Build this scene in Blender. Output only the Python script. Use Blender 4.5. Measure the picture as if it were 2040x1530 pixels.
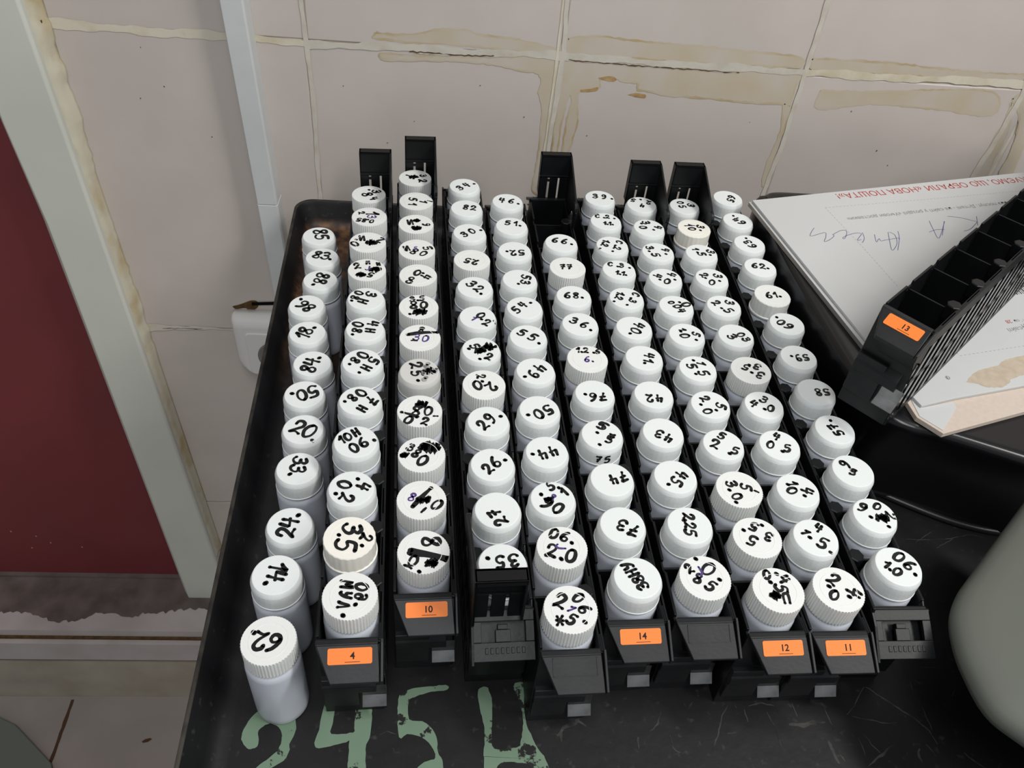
import bpy, bmesh, math, random
from mathutils import Vector, Matrix
random.seed(7)
for o in list(bpy.data.objects): bpy.data.objects.remove(o)
sc = bpy.context.scene
COL = sc.collection
# measured layout: millimetres, z = 0 at the level of the racked bottle tops
D = {
    'cam_loc' : [ 0.0, 0.0, 350.8 ] ,
    'cam_rot' : [ [ 0.996248, -0.034314, -0.079449 ], [ -0.033547, 0.693134, -0.720027 ], [ 0.079776, 0.719991, 0.689383 ] ] ,
    'f' : 1637.5 ,
    'bottles' : { 'A' : [ [ -103.9, 549.7 ], [ -97.5, 521.1 ], [ -95.1, 492.8 ], [ -100.6, 462.3 ], [ -95.9, 433.0 ], [ -88.3, 402.4 ], [ -89.4, 373.5
        ], [ -85.5, 343.6 ], [ -84.1, 312.7 ], [ -82.3, 272.3 ], [ -84.4, 241.2 ], [ -81.5, 204.3 ] ], 'B' : [ [ -66.6, 578.2 ], [ -63.3, 546.2 ], [
        -61.4, 511.8 ], [ -58.8, 477.8 ], [ -56.6, 445.2 ], [ -54.2, 413.4 ], [ -53.0, 381.7 ], [ -51.0, 347.8 ], [ -50.1, 315.0 ], [ -48.9, 281.3 ], [
        -46.5, 249.5 ], [ -42.6, 215.9 ] ], 'C' : [ [ -31.5, 607.3 ], [ -28.9, 571.9 ], [ -27.3, 539.2 ], [ -25.0, 505.5 ], [ -22.6, 474.2 ], [ -20.5,
        438.6 ], [ -18.1, 406.8 ], [ -17.0, 374.8 ], [ -15.2, 340.6 ], [ -12.5, 306.6 ], [ -11.1, 274.6 ], [ -8.6, 241.7 ] ], 'D' : [ [ 9.0, 598.7 ], [
        10.9, 565.4 ], [ 13.4, 531.2 ], [ 15.5, 495.5 ], [ 17.4, 463.4 ], [ 19.2, 430.2 ], [ 21.3, 397.4 ], [ 23.1, 364.8 ], [ 25.1, 334.1 ], [ 27.1,
        300.6 ], [ 29.3, 269.0 ], [ 31.1, 235.4 ] ], 'E' : [ [ 43.9, 578.2 ], [ 46.0, 543.1 ], [ 47.3, 509.8 ], [ 49.5, 474.5 ], [ 51.5, 442.6 ], [
        52.6, 412.0 ], [ 55.7, 379.1 ], [ 56.2, 344.7 ], [ 58.5, 311.1 ], [ 59.6, 277.3 ], [ 62.3, 245.8 ], [ 63.7, 210.1 ] ], 'F' : [ None, None, [
        83.2, 523.4 ], [ 85.6, 491.5 ], [ 87.0, 457.9 ], [ 88.7, 427.4 ], [ 90.3, 392.1 ], [ 91.5, 360.3 ], [ 92.2, 325.9 ], [ 94.0, 292.1 ], [ 95.9,
        260.9 ], [ 99.3, 228.5 ] ], 'G' : [ [ 120.6, 591.1 ], [ 121.5, 556.7 ], [ 122.6, 523.3 ], [ 123.8, 492.0 ], [ 124.8, 458.3 ], [ 125.6, 425.8 ],
        [ 127.9, 395.4 ], [ 128.8, 361.3 ], [ 129.3, 329.0 ], [ 130.7, 295.3 ], [ 132.6, 261.7 ], [ 134.3, 229.1 ] ], 'H' : [ [ 154.7, 584.4 ], [
        155.5, 550.4 ], [ 157.2, 517.5 ], [ 157.3, 484.0 ], [ 159.5, 451.5 ], [ 161.2, 420.5 ], [ 162.1, 387.0 ], [ 163.5, 354.1 ], [ 164.3, 320.9 ], [
        166.0, 287.2 ], [ 168.0, 254.5 ], [ 170.8, 222.5 ] ], 'I' : [ [ 190.7, 585.5 ], [ 192.5, 552.9 ], [ 191.4, 518.3 ], [ 192.7, 486.6 ], [ 194.5,
        454.1 ], [ 195.7, 421.8 ], [ 197.6, 387.0 ], [ 198.0, 355.2 ], [ 198.8, 321.7 ], [ 200.0, 287.5 ], [ 200.5, 255.3 ], [ 202.7, 223.5 ] ], 'J' :
        [ [ 231.2, 602.0 ], [ 231.7, 567.4 ], [ 233.3, 534.8 ], [ 233.9, 503.5 ], [ 234.1, 468.7 ], [ 236.0, 436.9 ], [ 234.1, 401.8 ], [ 236.1, 368.7
        ], [ 237.6, 336.1 ], [ 237.8, 303.2 ], [ 239.3, 271.0 ], [ 240.1, 237.9 ] ] } ,
    'racks' : { 'B' : [ -43.6, 216.1, 3.43, 32.95 ], 'C' : [ -8.6, 241.2, 3.52, 33.21 ], 'D' : [ 31.2, 234.4, 3.48, 32.98 ], 'E' : [ 63.8, 211.4, 3.09,
        33.25 ], 'F' : [ 98.0, 227.8, 2.78, 32.97 ], 'G' : [ 133.6, 229.7, 2.13, 32.78 ], 'H' : [ 169.4, 222.2, 2.43, 32.89 ], 'I' : [ 202.2, 222.7,
        1.86, 33.0 ], 'J' : [ 239.7, 237.3, 1.33, 33.11 ] } ,
    'paint' : { '2' : [ [ -99.4, 183.2 ], [ -99.3, 188.6 ], [ -96.7, 194.8 ], [ -91.6, 200.0 ], [ -87.1, 200.9 ], [ -82.4, 200.5 ], [ -75.8, 198.1 ], [
        -72.9, 191.7 ], [ -72.5, 187.0 ], [ -74.6, 180.9 ], [ -74.0, 177.2 ], [ -76.3, 172.7 ], [ -81.5, 169.1 ], [ -85.3, 165.5 ], [ -91.7, 164.8 ], [
        -89.2, 169.1 ], [ -85.1, 172.7 ], [ -80.7, 177.2 ], [ -79.1, 180.9 ], [ -79.0, 184.7 ], [ -81.3, 189.4 ], [ -86.2, 191.7 ], [ -89.8, 190.1 ], [
        -91.8, 187.0 ], [ -90.4, 183.2 ], [ -90.9, 179.8 ], [ -93.6, 178.5 ], [ -96.8, 179.8 ] ], '4' : [ [ -59.3, 202.2 ], [ -56.5, 205.0 ], [ -53.0,
        205.5 ], [ -53.4, 202.2 ], [ -54.0, 191.0 ], [ -53.8, 186.3 ], [ -42.8, 187.1 ], [ -42.4, 191.0 ], [ -42.8, 202.2 ], [ -43.1, 209.7 ], [ -36.8,
        209.7 ], [ -35.8, 203.1 ], [ -33.8, 199.0 ], [ -33.5, 187.1 ], [ -34.0, 183.2 ], [ -35.4, 178.6 ], [ -34.5, 164.6 ], [ -42.6, 164.6 ], [ -44.0,
        180.9 ], [ -45.7, 182.1 ], [ -59.2, 178.6 ], [ -61.9, 181.7 ], [ -60.6, 188.6 ], [ -60.0, 198.9 ] ], '5' : [ [ -19.8, 207.3 ], [ -14.8, 210.6
        ], [ -7.6, 212.0 ], [ 5.4, 213.3 ], [ 6.3, 210.7 ], [ -2.6, 209.4 ], [ -11.3, 206.5 ], [ -14.4, 204.0 ], [ -13.8, 194.2 ], [ -6.7, 193.0 ], [
        -1.0, 188.7 ], [ 1.5, 183.2 ], [ 2.1, 177.1 ], [ 4.5, 172.5 ], [ 4.3, 166.6 ], [ -7.7, 165.9 ], [ -7.9, 169.2 ], [ -2.8, 172.6 ], [ 1.0, 174.0
        ], [ -1.5, 180.1 ], [ -7.1, 184.7 ], [ -14.2, 186.3 ], [ -18.7, 184.7 ], [ -20.3, 202.3 ] ], 'C' : [ [ 23.3, 210.8 ], [ 26.2, 212.6 ], [ 28.6,
        211.7 ], [ 30.6, 205.8 ], [ 30.8, 194.3 ], [ 30.2, 184.0 ], [ 31.7, 178.6 ], [ 39.1, 178.6 ], [ 44.6, 179.7 ], [ 46.0, 183.2 ], [ 47.6, 194.3
        ], [ 45.6, 205.0 ], [ 42.7, 213.1 ], [ 47.7, 215.7 ], [ 49.7, 213.5 ], [ 48.5, 205.9 ], [ 48.8, 194.3 ], [ 51.2, 186.3 ], [ 54.8, 178.5 ], [
        57.7, 174.7 ], [ 60.0, 168.7 ], [ 60.2, 165.7 ], [ 54.1, 166.5 ], [ 49.6, 169.5 ], [ 46.6, 171.0 ], [ 36.6, 171.7 ], [ 32.7, 168.8 ], [ 31.9,
        165.1 ], [ 26.9, 165.1 ], [ 26.2, 174.0 ], [ 25.9, 175.5 ], [ 26.7, 186.3 ], [ 25.2, 195.9 ], [ 23.3, 204.9 ] ] } ,
    'scratch' : [ [ [ [ 247.1, 213.7 ], [ 258.5, 204.1 ], [ 270.2, 193.9 ], [ 274.7, 188.1 ], [ 276.8, 180.7 ] ], 1.1 ], [ [ [ 233.1, 196.4 ], [ 241.8,
        194.3 ], [ 250.7, 192.6 ], [ 257.6, 192.6 ] ], 0.6 ], [ [ [ 246.2, 213.7 ], [ 234.6, 200.6 ], [ 230.0, 197.2 ] ], 0.5 ], [ [ [ 195.1, 191.7 ],
        [ 202.5, 191.3 ], [ 209.8, 193.0 ], [ 216.5, 192.6 ] ], 2.6 ], [ [ [ 214.9, 182.4 ], [ 215.3, 176.0 ], [ 216.8, 170.6 ] ], 1.8 ], [ [ [ 219.2,
        175.2 ], [ 220.4, 171.3 ] ], 0.9 ], [ [ [ 251.3, 180.8 ], [ 242.5, 175.2 ], [ 232.7, 169.0 ] ], 1.1 ], [ [ [ 236.5, 186.4 ], [ 238.7, 180.8 ],
        [ 241.9, 176.0 ] ], 0.7 ], [ [ [ 275.8, 207.7 ], [ 276.5, 196.5 ], [ 276.8, 188.9 ] ], 0.6 ], [ [ [ 265.1, 178.3 ], [ 263.1, 174.4 ], [ 263.6,
        170.5 ] ], 1.6 ], [ [ [ 290.0, 175.9 ], [ 293.2, 172.0 ], [ 298.2, 168.0 ] ], 1.0 ], [ [ [ 274.9, 216.6 ], [ 274.5, 211.2 ] ], 0.8 ], [ [ [
        218.4, 201.4 ], [ 219.2, 193.0 ], [ 220.4, 188.9 ] ], 0.6 ], [ [ [ 232.2, 184.0 ], [ 233.3, 175.2 ] ], 0.5 ], [ [ [ 300.9, 212.2 ], [ 297.2,
        207.8 ] ], 0.6 ], [ [ [ 269.9, 180.7 ], [ 273.2, 174.4 ] ], 0.6 ], [ [ [ 262.8, 227.5 ], [ 267.5, 213.8 ] ], 0.5 ], [ [ [ 285.1, 226.2 ], [
        297.6, 225.4 ] ], 0.5 ], [ [ [ 164.5, 204.5 ], [ 159.2, 197.7 ], [ 153.9, 186.8 ], [ 149.0, 177.6 ] ], 0.8 ], [ [ [ 124.5, 198.4 ], [ 121.2,
        191.8 ], [ 114.9, 186.4 ] ], 0.9 ], [ [ [ 126.8, 186.1 ], [ 127.7, 179.0 ], [ 130.8, 176.3 ] ], 1.0 ], [ [ [ 109.2, 184.6 ], [ 109.0, 178.4 ]
        ], 1.2 ], [ [ [ 158.9, 186.4 ], [ 164.3, 187.5 ] ], 0.9 ], [ [ [ 166.8, 204.5 ], [ 167.4, 200.7 ] ], 0.6 ], [ [ [ 174.6, 202.3 ], [ 181.8,
        203.8 ], [ 189.8, 202.3 ] ], 0.7 ], [ [ [ 171.8, 200.0 ], [ 172.4, 193.3 ] ], 0.8 ], [ [ [ 184.2, 198.5 ], [ 186.7, 191.2 ], [ 187.6, 178.3 ]
        ], 0.8 ], [ [ [ 138.1, 203.6 ], [ 139.6, 199.9 ], [ 143.4, 204.4 ] ], 0.6 ], [ [ [ 218.6, 199.4 ], [ 219.8, 189.0 ] ], 0.7 ], [ [ [ 200.1,
        203.9 ], [ 201.0, 196.3 ] ], 0.8 ], [ [ [ 214.9, 183.2 ], [ 216.6, 176.8 ] ], 1.0 ], [ [ [ 305.5, 318.6 ], [ 323.5, 317.4 ], [ 342.7, 318.9 ],
        [ 361.5, 323.1 ], [ 368.8, 320.6 ] ], 0.6 ], [ [ [ 318.0, 315.1 ], [ 334.2, 325.2 ] ], 0.6 ], [ [ [ 331.1, 311.2 ], [ 346.5, 319.0 ] ], 0.6 ],
        [ [ [ 65.8, 184.8 ], [ 69.0, 189.5 ], [ 77.4, 193.2 ], [ 82.0, 190.3 ] ], 2.2 ], [ [ [ 67.3, 182.4 ], [ 68.1, 187.9 ] ], 1.4 ], [ [ [ -30.3,
        185.5 ], [ -25.1, 187.5 ], [ -19.6, 186.3 ] ], 0.6 ], [ [ [ -116.2, 200.4 ], [ -112.5, 201.2 ], [ -109.6, 202.0 ] ], 0.8 ] ] ,
    'cable' : [ [ 299.2, 361.6 ], [ 309.4, 354.2 ], [ 321.3, 347.0 ], [ 336.2, 338.7 ], [ 351.2, 331.4 ], [ 367.0, 326.3 ], [ 383.5, 323.0 ], [ 402.8,
        318.0 ] ] ,  # base edge line of the appliance housing
    'greyobj' : [ [ 347.5, 295.1 ], [ 342.4, 291.2 ], [ 311.9, 263.7 ], [ 284.1, 238.6 ], [ 271.9, 227.0 ], [ 262.7, 214.2 ], [ 258.0, 198.7 ], [
        256.7, 184.0 ], [ 258.9, 164.0 ], [ 270.4, 149.9 ] ] ,
    'card_low' : [ [ 245.1, 584.7 ], [ 289.6, 360.4 ], [ 289.8, 341.5 ], [ 300.2, 328.1 ], [ 382.6, 356.2 ], [ 549.3, 668.4 ] ] ,
    'card_top' : [ [ 245.1, 583.8 ], [ 290.5, 359.8 ], [ 294.0, 349.1 ], [ 319.4, 357.1 ], [ 392.2, 376.3 ], [ 547.1, 666.4 ] ] ,
    'card_tab' : [ [ 291.1, 359.1 ], [ 295.1, 349.5 ], [ 318.6, 355.5 ], [ 318.5, 350.6 ], [ 300.7, 330.6 ], [ 290.7, 342.0 ] ] ,
    'torn' : [ [ 333.6, 372.2 ], [ 337.1, 376.1 ], [ 343.1, 381.4 ], [ 349.2, 384.8 ], [ 355.5, 386.7 ], [ 363.6, 390.1 ], [ 373.1, 396.4 ], [ 387.6,
        401.2 ], [ 407.7, 409.0 ], [ 397.6, 389.9 ], [ 377.4, 381.3 ], [ 367.1, 377.0 ], [ 362.2, 372.4 ], [ 356.9, 368.9 ], [ 348.5, 368.1 ], [ 343.6,
        369.1 ], [ 340.3, 371.3 ] ] ,
    'pen' : [ [ [ 285.9, 546.5 ], [ 281.8, 540.3 ], [ 279.2, 534.3 ], [ 287.5, 538.2 ], [ 292.3, 540.6 ] ], [ [ 292.3, 540.6 ], [ 293.4, 539.4 ], [
        291.2, 533.4 ], [ 288.3, 527.7 ], [ 293.2, 530.4 ], [ 298.7, 536.0 ], [ 298.4, 538.5 ] ], [ [ 298.2, 537.8 ], [ 300.8, 540.0 ], [ 306.7, 544.4
        ], [ 310.9, 545.4 ], [ 311.5, 542.9 ], [ 308.5, 536.2 ], [ 305.8, 532.8 ], [ 305.7, 534.7 ], [ 311.7, 539.0 ], [ 319.6, 542.3 ], [ 323.0, 541.3
        ], [ 320.1, 537.2 ], [ 316.3, 531.7 ], [ 320.2, 533.3 ] ], [ [ 324.5, 543.4 ], [ 323.5, 536.2 ], [ 320.9, 530.9 ], [ 319.0, 528.8 ] ], [ [
        333.8, 541.5 ], [ 331.5, 530.9 ], [ 335.5, 535.8 ], [ 335.9, 532.5 ], [ 340.3, 534.2 ], [ 351.7, 537.8 ], [ 352.8, 536.6 ] ], [ [ 346.7, 545.9
        ], [ 343.5, 534.5 ], [ 340.3, 520.2 ], [ 347.8, 529.7 ], [ 350.9, 541.7 ], [ 347.9, 546.0 ] ], [ [ 355.7, 548.1 ], [ 352.9, 537.9 ], [ 345.0,
        520.6 ] ], [ [ 389.4, 566.1 ], [ 387.5, 552.9 ], [ 387.1, 540.8 ], [ 402.9, 566.6 ] ], [ [ 382.3, 549.1 ], [ 389.9, 553.1 ], [ 397.5, 554.0 ]
        ], [ [ 402.5, 566.6 ], [ 391.7, 545.2 ] ], [ [ 408.8, 574.6 ], [ 419.0, 573.7 ], [ 432.1, 568.6 ] ], [ [ 435.3, 577.3 ], [ 429.8, 562.8 ] ], [
        [ 432.1, 568.6 ], [ 421.2, 557.2 ], [ 413.3, 553.1 ] ] ] ,
    'dash' : [ [ [ 305.1, 578.0 ], [ 403.5, 600.9 ], [ 523.1, 630.2 ] ], [ [ 305.1, 578.0 ], [ 317.7, 521.6 ], [ 326.7, 471.8 ] ], [ [ 339.7, 401.4 ],
        [ 340.7, 398.0 ], [ 409.4, 415.2 ] ] ] ,
    'redtxt' : [ [ 528.6, 653.5 ], [ 320.7, 600.7 ] ] ,
    'smalltxt' : [ [ 520.0, 615.6 ], [ 318.4, 564.2 ] ] ,
    'bar' : [ [ 413.5, 468.9 ], [ 416.1, 457.3 ] ] ,
    'misc' : [ [ 387.2, 437.1 ], [ 396.8, 440.0 ], [ 382.0, 430.2 ], [ 398.1, 435.1 ], [ 323.6, 378.0 ], [ 360.8, 505.1 ], [ 355.4, 498.9 ] ] ,
    'stain' : { 'a' : [ [ -66.7, 86.7 ], [ -53.9, 86.1 ], [ -36.4, 87.6 ], [ -18.8, 92.3 ], [ -7.1, 93.6 ], [ 8.1, 93.5 ], [ 16.5, 90.6 ], [ 40.3, 89.6
        ], [ 64.5, 86.7 ], [ 83.1, 82.0 ], [ 82.2, 79.3 ], [ 65.3, 79.4 ], [ 29.1, 80.2 ], [ -18.6, 81.2 ], [ -36.4, 80.6 ], [ -59.9, 81.4 ], [ -70.4,
        82.2 ] ], 'b' : [ [ -65.0, 68.0 ], [ -61.4, 70.2 ], [ -30.4, 70.2 ], [ 5.5, 71.4 ], [ 35.6, 73.0 ], [ 83.9, 75.4 ], [ 85.5, 46.0 ], [ 85.7,
        11.3 ], [ 86.3, -11.2 ], [ 85.2, -50.0 ], [ 74.3, -50.7 ], [ 75.2, -32.4 ], [ 76.2, -3.2 ], [ 75.4, 29.6 ], [ 70.6, 45.1 ], [ 72.0, 55.4 ], [
        66.9, 62.6 ], [ 53.3, 63.5 ], [ 36.0, 66.1 ], [ 5.6, 67.8 ], [ -30.4, 66.0 ], [ -60.3, 65.0 ] ], 'c' : [ [ 90.2, 92.7 ], [ 109.9, 95.6 ], [
        140.4, 94.7 ], [ 171.0, 93.8 ], [ 201.9, 93.4 ], [ 243.8, 91.6 ], [ 286.0, 90.3 ], [ 291.0, 81.7 ], [ 247.0, 80.1 ], [ 184.4, 79.5 ], [ 143.0,
        79.8 ], [ 87.7, 80.6 ] ], 'd' : [ [ 88.2, 77.2 ], [ 143.2, 78.8 ], [ 226.6, 78.1 ], [ 292.2, 76.8 ], [ 292.7, 66.6 ], [ 293.7, 47.0 ], [ 287.6,
        48.8 ], [ 256.3, 47.9 ], [ 212.6, 49.5 ], [ 182.5, 49.7 ], [ 164.9, 52.3 ], [ 156.3, 53.0 ], [ 154.2, 58.7 ], [ 142.4, 60.0 ], [ 131.6, 62.1 ],
        [ 122.4, 60.8 ], [ 121.6, 52.3 ], [ 105.4, 48.4 ], [ 107.6, 21.6 ], [ 105.4, 0.6 ], [ 103.3, -9.1 ], [ 98.1, -11.8 ], [ 97.9, 16.4 ], [ 100.3,
        38.9 ], [ 96.6, 43.1 ], [ 93.6, 16.1 ], [ 92.6, -12.1 ], [ 88.6, -12.4 ], [ 87.7, 38.1 ] ], 'e' : [ [ 298.9, 89.5 ], [ 328.4, 90.0 ], [ 371.0,
        90.4 ], [ 415.0, 88.4 ], [ 459.0, 87.7 ], [ 498.4, 88.2 ], [ 502.5, 80.7 ], [ 462.7, 80.3 ], [ 374.9, 80.9 ], [ 331.8, 80.9 ], [ 303.1, 80.5 ]
        ], 'f' : [ [ 315.7, 62.7 ], [ 359.8, 64.5 ], [ 423.3, 70.3 ], [ 472.1, 70.6 ], [ 479.3, 49.8 ], [ 431.6, 52.4 ], [ 364.1, 53.7 ], [ 319.4, 45.9
        ] ], 'g' : [ [ 287.6, 48.8 ], [ 294.1, 47.0 ], [ 295.1, 28.9 ], [ 293.5, -2.1 ], [ 294.1, -31.0 ], [ 291.0, -28.6 ], [ 289.6, -12.2 ], [ 292.0,
        9.9 ], [ 291.8, 28.7 ] ], 'h' : [ [ 490.1, 66.3 ], [ 497.5, 73.4 ], [ 503.9, 78.2 ], [ 522.9, 43.3 ], [ 523.9, 24.3 ], [ 527.1, -4.0 ], [
        515.5, -7.3 ], [ 515.0, 18.9 ], [ 504.8, 51.4 ] ], 'i' : [ [ 489.9, -11.4 ], [ 491.4, 0.1 ], [ 492.1, 22.4 ], [ 493.8, 46.1 ], [ 491.2, 64.1 ],
        [ 501.9, 37.3 ], [ 502.7, 10.8 ], [ 502.7, -10.6 ] ] } ,
    'rust' : [ [ [ 120.2, 61.3 ], [ 131.4, 63.5 ], [ 136.0, 60.6 ], [ 132.2, 58.7 ], [ 121.5, 60.1 ] ], [ [ 106.2, 49.8 ], [ 114.4, 51.1 ], [ 120.9,
        52.9 ], [ 120.0, 49.4 ], [ 107.5, 48.1 ] ], [ [ 147.7, 48.1 ], [ 154.8, 50.1 ], [ 163.4, 49.1 ], [ 163.6, 46.1 ], [ 157.6, 46.1 ] ], [ [ 201.2,
        79.1 ], [ 217.8, 79.4 ], [ 253.3, 80.5 ], [ 237.2, 77.8 ], [ 210.0, 77.2 ] ] ] ,
    'brown' : [ [ -225.4, -205.6 ], [ -214.0, -201.0 ], [ -205.2, -196.5 ], [ -198.3, -198.1 ], [ -199.8, -205.5 ], [ -208.1, -210.0 ], [ -212.8,
        -206.9 ], [ -222.3, -208.7 ] ] ,
    'gap' : [ [ -204.5, -198.5 ], [ -166.7, -195.1 ], [ -167.1, -199.8 ], [ -205.0, -202.5 ] ] ,
    'joint_v' : [ [ [ [ -125.0, 123.1 ], [ -124.9, 108.1 ], [ -123.4, 72.6 ], [ -122.6, 25.4 ], [ -124.0, -79.0 ] ], [ [ 85.7, 137.7 ], [ 85.6, 122.5
        ], [ 87.9, 77.5 ], [ 86.0, 25.0 ], [ 84.8, -8.9 ], [ 83.9, -61.2 ] ], [ [ 297.1, 152.3 ], [ 295.6, 136.9 ], [ 297.7, 77.2 ], [ 297.6, 14.3 ], [
        295.1, -48.6 ] ], [ [ 487.3, 109.2 ], [ 497.5, 70.0 ], [ 495.7, 31.7 ], [ 490.6, -7.0 ] ] ] ] ,
    'joint_h' : [ [ -336.6, 75.9 ], [ -266.9, 75.9 ], [ -184.1, 75.5 ], [ -124.0, 74.2 ], [ 87.9, 77.5 ], [ 297.7, 77.2 ], [ 503.0, 80.4 ] ] ,
    'joint_h2' : [ [ -320.7, -239.2 ], [ -299.8, -238.1 ], [ -268.3, -236.5 ], [ -230.8, -237.3 ], [ -179.1, -237.5 ] ] ,
    'joint_h3' : [ [ -319.7, -539.2 ], [ -308.5, -537.7 ], [ -290.4, -537.1 ] ] ,
    'frameR' : [ [ -332.6, 118.2 ], [ -332.0, 102.1 ], [ -323.8, 4.7 ], [ -330.0, -198.5 ], [ -323.8, -293.2 ], [ -313.4, -524.8 ], [ -310.0, -628.8 ],
        [ -301.0, -771.7 ] ] ,
    'frameL' : [ [ -380.0, 95.2 ], [ -384.5, -15.9 ], [ -386.2, -79.2 ], [ -385.8, -201.4 ], [ -380.1, -325.9 ], [ -375.6, -573.3 ], [ -372.3, -673.5 ]
        ] ,
    'caulkR' : [ [ -324.4, 110.6 ], [ -324.1, 95.8 ], [ -323.8, 48.6 ], [ -321.7, -5.0 ], [ -324.0, -67.3 ], [ -321.2, -138.9 ], [ -317.1, -213.9 ], [
        -317.2, -301.9 ], [ -315.7, -406.7 ], [ -314.1, -513.0 ], [ -309.4, -598.7 ] ] ,
    'conduit' : [ [ [ -184.0, 110.9 ], [ -176.3, -155.4 ] ], [ [ -166.9, 112.1 ], [ -164.1, -154.7 ] ], [ [ -162.1, 105.6 ], [ -164.0, -169.7 ] ] ] ,
    'condseam' : [ [ -177.2, -68.7 ], [ -156.9, -68.6 ] ] ,
    'sock' : [ [ -215.2, -181.1 ], [ -215.6, -238.0 ], [ -176.2, -174.6 ], [ -202.7, -264.5 ] ] ,
    'device' : [ [ 289.3, 336.0 ], [ 277.5, 342.7 ], [ 270.1, 353.2 ], [ 266.8, 369.8 ], [ 264.4, 394.0 ], [ 260.6, 436.4 ], [ 255.4, 521.1 ], [ 255.4,
        595.4 ], [ 263.9, 606.7 ], [ 274.3, 612.6 ], [ 298.9, 613.4 ], [ 339.1, 613.4 ] ] ,
    'r13' : [ [ 265.2, 374.7 ], [ 386.2, 484.8 ], [ 270.7, 341.4 ], [ 338.9, 404.9 ] ] ,
}
ZT = -86.0            # tray floor
ZFLOOR = -915.0       # room floor
UP = -ZFLOOR          # world z of the mm origin
WALL = 684.0
def V(x, y, z): return Vector((x, y, z + UP)) * 0.001

# ---------------------------------------------------------------- camera, world, lights, exposure
cam = bpy.data.cameras.new('camera'); camo = bpy.data.objects.new('camera', cam); COL.objects.link(camo)
cam.sensor_fit = 'HORIZONTAL'; cam.sensor_width = 36.0; cam.lens = D['f'] * 36.0 / 2040.0
cam.clip_start = 0.01; cam.clip_end = 50
camo.matrix_world = Matrix.Translation(V(*D['cam_loc'])) @ Matrix(D['cam_rot']).to_4x4()
sc.camera = camo
sc.view_settings.view_transform = 'Standard'; sc.view_settings.look = 'None'
sc.view_settings.exposure = 0.05; sc.view_settings.gamma = 1.0; sc.view_settings.use_curve_mapping = False
w = bpy.data.worlds.new('world'); sc.world = w; w.use_nodes = True
w.node_tree.nodes['Background'].inputs[0].default_value = (0.93, 0.97, 1.0, 1)
w.node_tree.nodes['Background'].inputs[1].default_value = 0.30
def area(name, loc, target, sx, sy, power, col):
    l = bpy.data.lights.new(name, 'AREA'); l.shape = 'RECTANGLE'; l.size = sx; l.size_y = sy; l.energy = power; l.color = col
    o = bpy.data.objects.new(name, l); COL.objects.link(o); o.location = loc
    o.rotation_euler = (Vector(target) - Vector(loc)).to_track_quat('-Z', 'Y').to_euler()
    return o
# fluorescent ceiling lamp, its tubes running towards the tiled wall
area('ceiling_and_fill_light', V(1100, -220, 1430), V(950, 50, 0), 0.16, 1.25, 25, (1.0, 0.985, 0.95))
area('ceiling_and_fill_light', V(0, -260, 1480), V(0, 200, 0), 0.3, 1.25, 15, (0.97, 0.985, 1.0))  # added fill light overhead, brightens the middle of the wall

# ---------------------------------------------------------------- materials
MATS = {}
def mat(name, col, rough=0.5, spec=0.5, metal=0.0, var=0.0, col2=None, scale=30.0, bump=0.0, bscale=200.0, sss=0.0, thr=None, coat=0.0, detail=4.0):
    if name in MATS: return MATS[name]
    m = bpy.data.materials.new(name); m.use_nodes = True; nt = m.node_tree; N = nt.nodes; L = nt.links
    b = N['Principled BSDF']; b.inputs['Base Color'].default_value = (*col, 1)
    b.inputs['Roughness'].default_value = rough; b.inputs['Specular IOR Level'].default_value = spec; b.inputs['Metallic'].default_value = metal
    b.inputs['Coat Weight'].default_value = coat
    if sss:
        b.inputs['Subsurface Weight'].default_value = sss; b.inputs['Subsurface Radius'].default_value = (0.004, 0.004, 0.004)
    tc = N.new('ShaderNodeTexCoord')
    if col2 is not None or var:
        n = N.new('ShaderNodeTexNoise'); n.inputs['Scale'].default_value = scale; n.inputs['Detail'].default_value = detail
        L.new(tc.outputs['Object'], n.inputs['Vector'])
        r = N.new('ShaderNodeValToRGB')
        lo, hi = thr or (0.35, 0.65)
        r.color_ramp.elements[0].position = lo; r.color_ramp.elements[1].position = hi
        c2 = col2 or tuple(min(1, c * (1 - var)) for c in col)
        r.color_ramp.elements[0].color = (*col, 1); r.color_ramp.elements[1].color = (*c2, 1)
        L.new(n.outputs['Fac'], r.inputs['Fac']); L.new(r.outputs['Color'], b.inputs['Base Color'])
    if bump:
        n2 = N.new('ShaderNodeTexNoise'); n2.inputs['Scale'].default_value = bscale; n2.inputs['Detail'].default_value = 3
        L.new(tc.outputs['Object'], n2.inputs['Vector'])
        bp = N.new('ShaderNodeBump'); bp.inputs['Strength'].default_value = bump; bp.inputs['Distance'].default_value = 0.001
        L.new(n2.outputs['Fac'], bp.inputs['Height']); L.new(bp.outputs['Normal'], b.inputs['Normal'])
    MATS[name] = m; return m
M_tile = mat('glazed_tile', (0.59, 0.53, 0.49), 0.32, 0.4, col2=(0.55, 0.495, 0.455), scale=14, bump=0.05, bscale=40)
M_grout = mat('cream_grout', (0.66, 0.61, 0.50), 0.9, 0.2, col2=(0.53, 0.45, 0.30), scale=45, thr=(0.45, 0.75), bump=0.12, bscale=300)
M_groutpale = mat('pale_grout', (0.60, 0.56, 0.49), 0.9, 0.2, col2=(0.50, 0.45, 0.37), scale=60, thr=(0.45, 0.75), bump=0.12, bscale=300)
M_stain = mat('yellow_glue_stain', (0.52, 0.44, 0.315), 0.45, 0.35, col2=(0.55, 0.49, 0.42), scale=28, thr=(0.3, 0.62), detail=8)
M_tide = mat('brown_tide_line', (0.46, 0.35, 0.20), 0.5, 0.3, col2=(0.54, 0.465, 0.35), scale=30, thr=(0.34, 0.52), detail=8)
M_rust = mat('rust_stain', (0.36, 0.20, 0.07), 0.8, 0.2, col2=(0.48, 0.34, 0.18), scale=120)
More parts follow.
